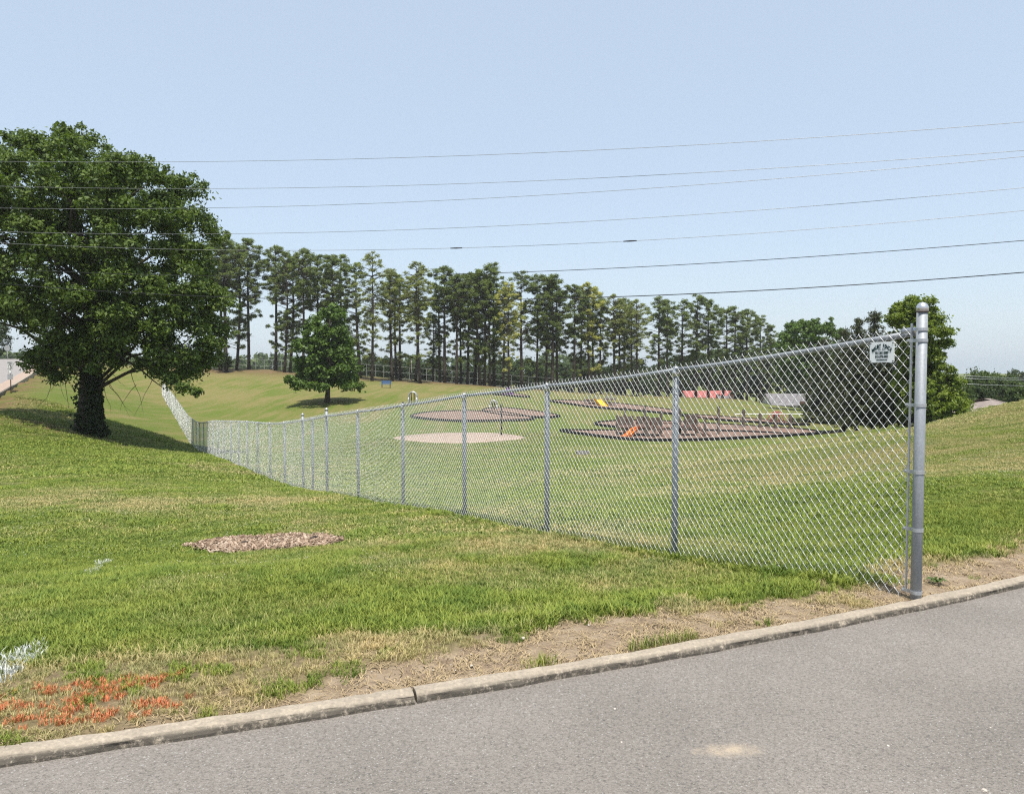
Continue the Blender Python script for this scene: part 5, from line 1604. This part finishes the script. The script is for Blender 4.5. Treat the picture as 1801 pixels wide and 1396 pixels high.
for rngd, dens, c, nv, nm, lb in (((2.9, 9.0), 640, near, 6, 'lawn_grass', 'short mown green grass of the near lawn between kerb and fence'),
                                  ((9.0, 21.0), 130, mid, 5, 'lawn_grass', 'mown grass of the middle lawn around the wood-chip patch'),
                                  ((21.0, 52.0), 24, far, 4, 'lawn_grass', 'mown grass farther back towards the big tree and the play area')):
    x, y = sample(*rngd, dens)
    if rngd[0] > 3: 
        pass
    dmk, pmk = dirt_mask(x, y), patch_mask(x, y)
    keep = g.random(len(x)) > np.clip(dmk * 1.02 + 0.0, 0, 0.985)
    keep &= g.random(len(x)) > pmk * 0.12
    keep &= mulch_mask(x, y) < g.uniform(0.1, 1.0, len(x))
    keep &= np.hypot(x - P0[0], y - P0[1]) > 0.06
    keep &= g.random(len(x)) > bare_mask(x, y) * 0.8
    x, y, dmk, pmk = x[keep], y[keep], dmk[keep], pmk[keep]
    dr_ = dry_mask(x, y)
    dv_ = np.clip(dr_ * 0.78 + 0.07 + pmk * (0.62 * fbm(x * 3, y * 3, 91, 3) + 0.12) + dmk * 0.7 - 0.05, 0, 1.2)
    pn = fbm(x * 3.6, y * 3.6, 93, 3); dv_ = np.where(pmk > 0.45, sstep(0.60, 0.42, pn) * 0.9 + 0.05, dv_)
    lush = sstep(0.52, 0.70, fbm(x * 1.1, y * 1.1, 95, 3))
    # long uncut fringe under the fence and along the dirt edge
    sfa = (x - P0[0]) * dA[0] + (y - P0[1]) * dA[1]; nf_ = np.abs((x - P0[0]) * nA[0] + (y - P0[1]) * nA[1])
    fr_ = sstep(0.16, 0.04, nf_) * (sfa > 0.4) * (sfa < LA)
    tk = kerb_t(x, y); bnd = np.interp(x, _bx, _bt)
    edge_ = sstep(0.35, 0.05, np.abs(tk - bnd - 0.22)) * sstep(-0.9, 0.0, x) * sstep(2.6, 2.0, x)
    sc_ = g.uniform(0.55, 1.3, len(x)) * (0.75 + 0.5 * fbm(x * 1.7, y * 1.7, 97, 3)) * (1 + 0.45 * lush + 0.7 * fr_ + 0.45 * edge_) * (1 - 0.35 * pmk) * (1 - 0.4 * sstep(3, 7, x) * sstep(7, 11, y))
    sc_ = np.maximum(sc_, 0.55) * np.where((pmk > 0.45) & (pn > 0.55), 1.35, 1.0)
    dv_ = np.clip(dv_ - 0.30 * lush * (pmk < 0.45) - 0.35 * edge_ - 0.2 * fr_, 0, 1.2)
    z = ground_z(x, y) - 0.012 * dmk
    if rngd[0] < 9:
        so = stroke_dist(x, y, PAINT_O); wo = stroke_dist(x, y, PAINT_W); w2o = stroke_dist(x, y, PAINT_W2)
        isO = (so < 0.040 + 0.035 * (fbm(x * 12, y * 12, 3, 2) - 0.3)) & (g.random(len(x)) < 0.45)
        isW = ((wo < 0.05 + 0.09 * (fbm(x * 9, y * 9, 4, 2) - 0.5)) & (g.random(len(x)) < 0.7)) | ((w2o < 0.05) & (g.random(len(x)) < 0.5))
        PO.append(np.stack([x, y, z], 1)[isO]); PWh.append(np.stack([x, y, z], 1)[isW & ~isO])
        kp = ~(isO | isW); x, y, z, sc_, dv_ = x[kp], y[kp], z[kp], sc_[kp], dv_[kp]
    scatter(nm, np.stack([x, y, z], 1), sc_, dv_, c, nv, lb, 'grass')
PO, PWh = np.concatenate(PO), np.concatenate(PWh)
# extra painted blades so that the marks read as sprayed turf
def densify(Pp, k, r):
    q = np.repeat(Pp, k, 0); q[:, :2] += g.normal(size=(len(q), 2)) * r; q[:, 2] = ground_z(q[:, 0], q[:, 1]); return q[kerb_t(q[:, 0], q[:, 1]) > 0.03]
PO, PWh = densify(PO, 2, 0.022), densify(PWh, 1, 0.02)
scatter('painted_grass', PO, g.uniform(0.4, 0.8, len(PO)), np.zeros(len(PO)), org, 4, 'bright orange spray-painted marks on the grass by the kerb', 'paint marks')
scatter('painted_grass', PWh, g.uniform(0.6, 1.1, len(PWh)), np.zeros(len(PWh)), wht, 4, 'white spray-painted marks on the grass at the left edge', 'paint marks')

# straw litter on the bare strip
strawm = simple('dead_straw', (0.33, 0.25, 0.14), 0.8, 0, 0.35, 8)
litter = coll('straw_litter', [tuft(600 + i, 12, 0.06, 0.020, 0.0045, strawm, 2.6) for i in range(4)])
x, y = sample(2.9, 7.6, 700)
wgt = dirt_mask(x, y) * (0.25 + 0.9 * (fbm(x * 3.5, y * 3.5, 15, 3) > 0.5)) + 0.5 * patch_mask(x, y) * (fbm(x * 2.5, y * 2.5, 16, 3) > 0.48) + 0.6 * sstep(0.14, 0.03, kerb_t(x, y))
kp = g.random(len(x)) < wgt * 0.75
x, y = x[kp], y[kp]
z = ground_z(x, y) - 0.012 * dirt_mask(x, y)
scatter('straw_litter', np.stack([x, y, z], 1), g.uniform(0.6, 1.3, len(x)), np.ones(len(x)), litter, 4, 'dry straw litter scattered over the bare strip along the kerb', 'straw')

# wood chips of the old stump patch
chipm = NT('wood_chips')
isl = chipm.node('ShaderNodeObjectInfo').outputs['Random']
chipm.base(chipm.ramp(isl, [(0.0, (0.10, 0.072, 0.050)), (0.35, (0.23, 0.160, 0.112)), (0.7, (0.36, 0.260, 0.185)), (1.0, (0.44, 0.36, 0.28))]), 0.9, 0, 0.1)
chips = []
for i in range(5):
    gg = np.random.default_rng(700 + i); mb = MB()
    for k in range(3):
        a = gg.uniform(0, 6.28); lx = gg.uniform(0.02, 0.07)
        tl = np.array(Matrix.Rotation(gg.normal() * 0.35, 3, 'X') @ Matrix.Rotation(gg.normal() * 0.3, 3, 'Y'))
        mb.box((gg.normal() * 0.03, gg.normal() * 0.03, 0.008 + 0.004 * k), (lx, gg.uniform(0.008, 0.02), 0.005), a, tl)
    chips.append(mb.build('chip', chipm.m, None, False, False))
chc = coll('chip', chips)
N = 6500
x = MC[0] + g.uniform(-1.2, 1.2, N); y = MC[1] + g.uniform(-1.0, 1.0, N)
kp = g.random(N) < mulch_mask(x, y); x, y = x[kp], y[kp]
hump = 0.022 * mulch_mask(x, y) * (0.6 + fbm(x * 3, y * 3, 17, 3))
scatter('wood_chip_patch', np.stack([x, y, ground_z(x, y) + hump * 0.8], 1), g.uniform(0.7, 1.5, len(x)), np.zeros(len(x)), chc, 5, 'oval patch of pinkish wood chips lying in the left lawn', 'wood chips')
mb = MB(); nr, na_ = 10, 40; v = [(MC[0], MC[1], float(ground_z(MC[0], MC[1])) + 0.02)]
for i in range(1, nr + 1):
    for k in range(na_):
        a = k * 2 * math.pi / na_; r_ = i / nr * 1.02
        ua, va = 0.95 * r_ * math.cos(a), 0.57 * r_ * math.sin(a); px_, py_ = MC[0] + ua * MCC + va * MCS, MC[1] - ua * MCS + va * MCC
        v.append((px_, py_, float(ground_z(px_, py_)) + 0.02 * (1 - (i / nr) ** 3) + 0.014 * (float(vnoise(np.array([px_ * 5]), np.array([py_ * 5]), 3)[0]) - 0.5) - (0.02 if i == nr else 0)))
f = [(0, 1 + k, 1 + (k + 1) % na_) for k in range(na_)] + [(1 + (i - 1) * na_ + k, 1 + i * na_ + k, 1 + i * na_ + (k + 1) % na_, 1 + (i - 1) * na_ + (k + 1) % na_) for i in range(1, nr) for k in range(na_)]
mb.add(v, f); o = mb.build('stump_bed', M['mulch'], None, True); tag(o, 'low mound of ground stump wood under the loose chips', 'mound', kind='stuff')
# roots / sticks lying on the chips
for k, (xa, ya, xb, yb, r_) in enumerate(((470, 963, 500, 950, 0.014), (545, 946, 560, 953, 0.02), (420, 950, 440, 946, 0.013))):
    a = base_at(xa, ya, MC[1] - 0.1); b = base_at(xb, yb, MC[1] + 0.12)
    m_ = (a + b) / 2 + [0, 0, 0.055]
    mb = MB(); mb.tube([a + [0, 0, 0.025], m_, b + [0, 0, 0.03]], [r_, r_ * 1.2, r_ * 0.6], 6)
    o = mb.build('stick', M['bark_pine'], None, True); tag(o, ['long grey stick lying across the wood chips', 'short dark root at the right end of the wood chips', 'small dark stick at the left of the wood chips'][k], 'stick')

# ------------------------------------------------------------------ small things near the kerb
def stones(name, lst, label, mat, kind='stuff'):
    mb = MB()
    for k, (x_, y_, z_, r_) in enumerate(lst):
        gg = np.random.default_rng(900 + k)
        V_ = []
        for a in range(6):
            for q in (-0.5, 0.4): V_.append((x_ + r_ * math.cos(a * 1.047 + q) * gg.uniform(0.7, 1.2) * (1 if q < 0 else 0.75), y_ + r_ * math.sin(a * 1.047 + q) * gg.uniform(0.7, 1.2), z_ + r_ * 0.55 * q + 0.3 * r_))
        V_.append((x_, y_, z_ + 0.75 * r_))
        f = [(2 * a, 2 * ((a + 1) % 6), 2 * ((a + 1) % 6) + 1, 2 * a + 1) for a in range(6)] + [(2 * a + 1, 2 * ((a + 1) % 6) + 1, 12) for a in range(6)]
        mb.add(V_, f)
    o = mb.build(name, mat, None, False); tag(o, label, 'pebbles', kind=kind); return o
pebm = simple('pale_pebble', (0.46, 0.41, 0.35), 0.8, 0, 0.2, 20)
lst = []
for px, py, r_ in ((1081, 1247, .011), (1093, 1305, .008), (1645, 1210, .007), (1732, 1390, .012), (1500, 1180, .005), (1130, 1347, .006), (1118, 1363, .005), (1385, 1188, .005), (1562, 1311, .007), (1742, 1279, .006), (1010, 1365, .005), (1254, 1312, .005), (1145, 1238, .004), (640, 1300, .004), (300, 1350, .005), (520, 1340, .004), (800, 1330, .005), (950, 1260, .004)):
    q = gp(px, py, -0.055); lst.append((q[0], q[1], -0.0565, r_))
stones('road_pebbles', lst, 'pale pebbles strewn on the grey asphalt', pebm)
lst = []
for k in range(170):
    x_ = g.uniform(-1.2, 3.6); t_ = g.uniform(0.03, 0.62); y_ = float(kerb_y(x_)) + t_ * 1.08
    if dirt_mask(np.array([x_]), np.array([y_]))[0] < 0.5: continue
    lst.append((x_, y_, float(ground_z(x_, y_)) - 0.010, g.uniform(0.002, 0.006) if k > 2 else g.uniform(0.009, 0.013)))
q = gp(920, 1119, 0); lst.append((q[0], q[1], -0.012, 0.014))
stones('soil_pebbles', lst, 'small pale stones in the bare soil strip behind the kerb', pebm)
# broad-leaved weed right of the post
c = base_at(1648, 1021, 5.45); c = gp(1648, 1022, 0.0); c[2] = float(ground_z(c[0], c[1]))
wd = empty('weed', c); tag(wd, 'low broad-leaved weed in the dry strip right of the end post', 'weed')
weedm = leafmat('weed_leaf', (0.045, 0.075, 0.02), (0.10, 0.14, 0.04), 0.2)
gg = np.random.default_rng(31)
for k in range(13):
    a = k * 2.4 + gg.normal() * 0.3; l_ = gg.uniform(0.05, 0.11); dv = np.array([math.cos(a), math.sin(a), 0]); sd = np.array([-dv[1], dv[0], 0]) * l_ * 0.24
    z0, z1 = gg.uniform(0.01, 0.03), gg.uniform(0.015, 0.05)
    V_ = [dv * 0.01 + [0, 0, 0.005], dv * l_ * 0.45 - sd + [0, 0, z1], dv * l_ * 0.5 + [0, 0, z1 - 0.006], dv * l_ * 0.45 + sd + [0, 0, z1], dv * l_ + [0, 0, z0]]
    mb = MB(); mb.add(V_, [(0, 1, 2), (0, 2, 3), (1, 4, 2), (2, 4, 3)]); mb.build('leaf', weedm, wd)
# tall weeds growing behind the kerb
for nm, x0, x1, n_, lb in (('grass_clump', 1105, 1225, 34, 'fringe of tall green grass sprouting behind the kerb in the bare strip'), ('grass_clump', 925, 985, 12, 'short green grass fringe at the kerb left of the taller one'), ):
    pts = []
    for k in range(n_ * 2):
        px = x0 + (x1 - x0) * g.random(); q = gp(px, 1206 - 0.18 * (px - 720) + 0, 0); xx = q[0]; yy = float(kerb_y(xx)) + g.uniform(0.02, 0.10)
        pts.append((xx, yy, float(ground_z(xx, yy))))
    tall = coll(nm + str(x0), [tuft(640 + i, 6, 0.04, 0.07, 0.005, M['grass'], 0.7) for i in range(3)])
    scatter(nm, np.array(pts), g.uniform(0.35, 1.1, len(pts)), g.uniform(0.1, 0.55, len(pts)), tall, 3, lb, 'grass clump')

# ------------------------------------------------------------------ summer haze
mb = MB(); mb.box((0, 345, 22), (1310, 850, 66))
hazem = bpy.data.materials.new('summer_haze'); hazem.use_nodes = True
hn, hl = hazem.node_tree.nodes, hazem.node_tree.links
hn.remove(hn['Principled BSDF'])
pv = hn.new('ShaderNodeVolumePrincipled'); pv.inputs['Color'].default_value = (0.95, 0.97, 0.99, 1); pv.inputs['Density'].default_value = 0.00022; pv.inputs['Anisotropy'].default_value = 0.0
hl.new(pv.outputs[0], hn['Material Output'].inputs['Volume'])
hz_o = mb.build('haze', hazem); tag(hz_o, 'thin pale summer haze in the air over the whole park', 'haze', kind='stuff')

# white clover heads dotted through the lawn
clm = simple('clover_white', (0.50, 0.49, 0.38), 0.8, 0, 0.15, 20)
cl = []
for i in range(3):
    mb = MB(); gg = np.random.default_rng(850 + i)
    for k in range(4):
        c_ = np.array([gg.normal() * 0.05, gg.normal() * 0.05, gg.uniform(0.028, 0.045)])
        mb.add([c_ + d_ for d_ in np.array([[1, 0, 0], [0, 1, 0], [-1, 0, 0], [0, -1, 0], [0, 0, 0.9], [0, 0, -0.8]]) * 0.0048], [(0, 1, 4), (1, 2, 4), (2, 3, 4), (3, 0, 4), (1, 0, 5), (2, 1, 5), (3, 2, 5), (0, 3, 5)])
    cl.append(mb.build('clover', clm, None, False, False))
clc = coll('clover_head', cl)
x, y = sample(6.5, 15.0, 11)
kp = (fbm(x * 0.55, y * 0.55, 123, 3) > 0.56) & (kerb_t(x, y) > 1.0) & (mulch_mask(x, y) < 0.1)
x, y = x[kp], y[kp]
scatter('clover_flowers', np.stack([x, y, ground_z(x, y)], 1), g.uniform(0.7, 1.2, len(x)), np.zeros(len(x)), clc, 3, 'small white clover heads dotted through the near lawn', 'clover')
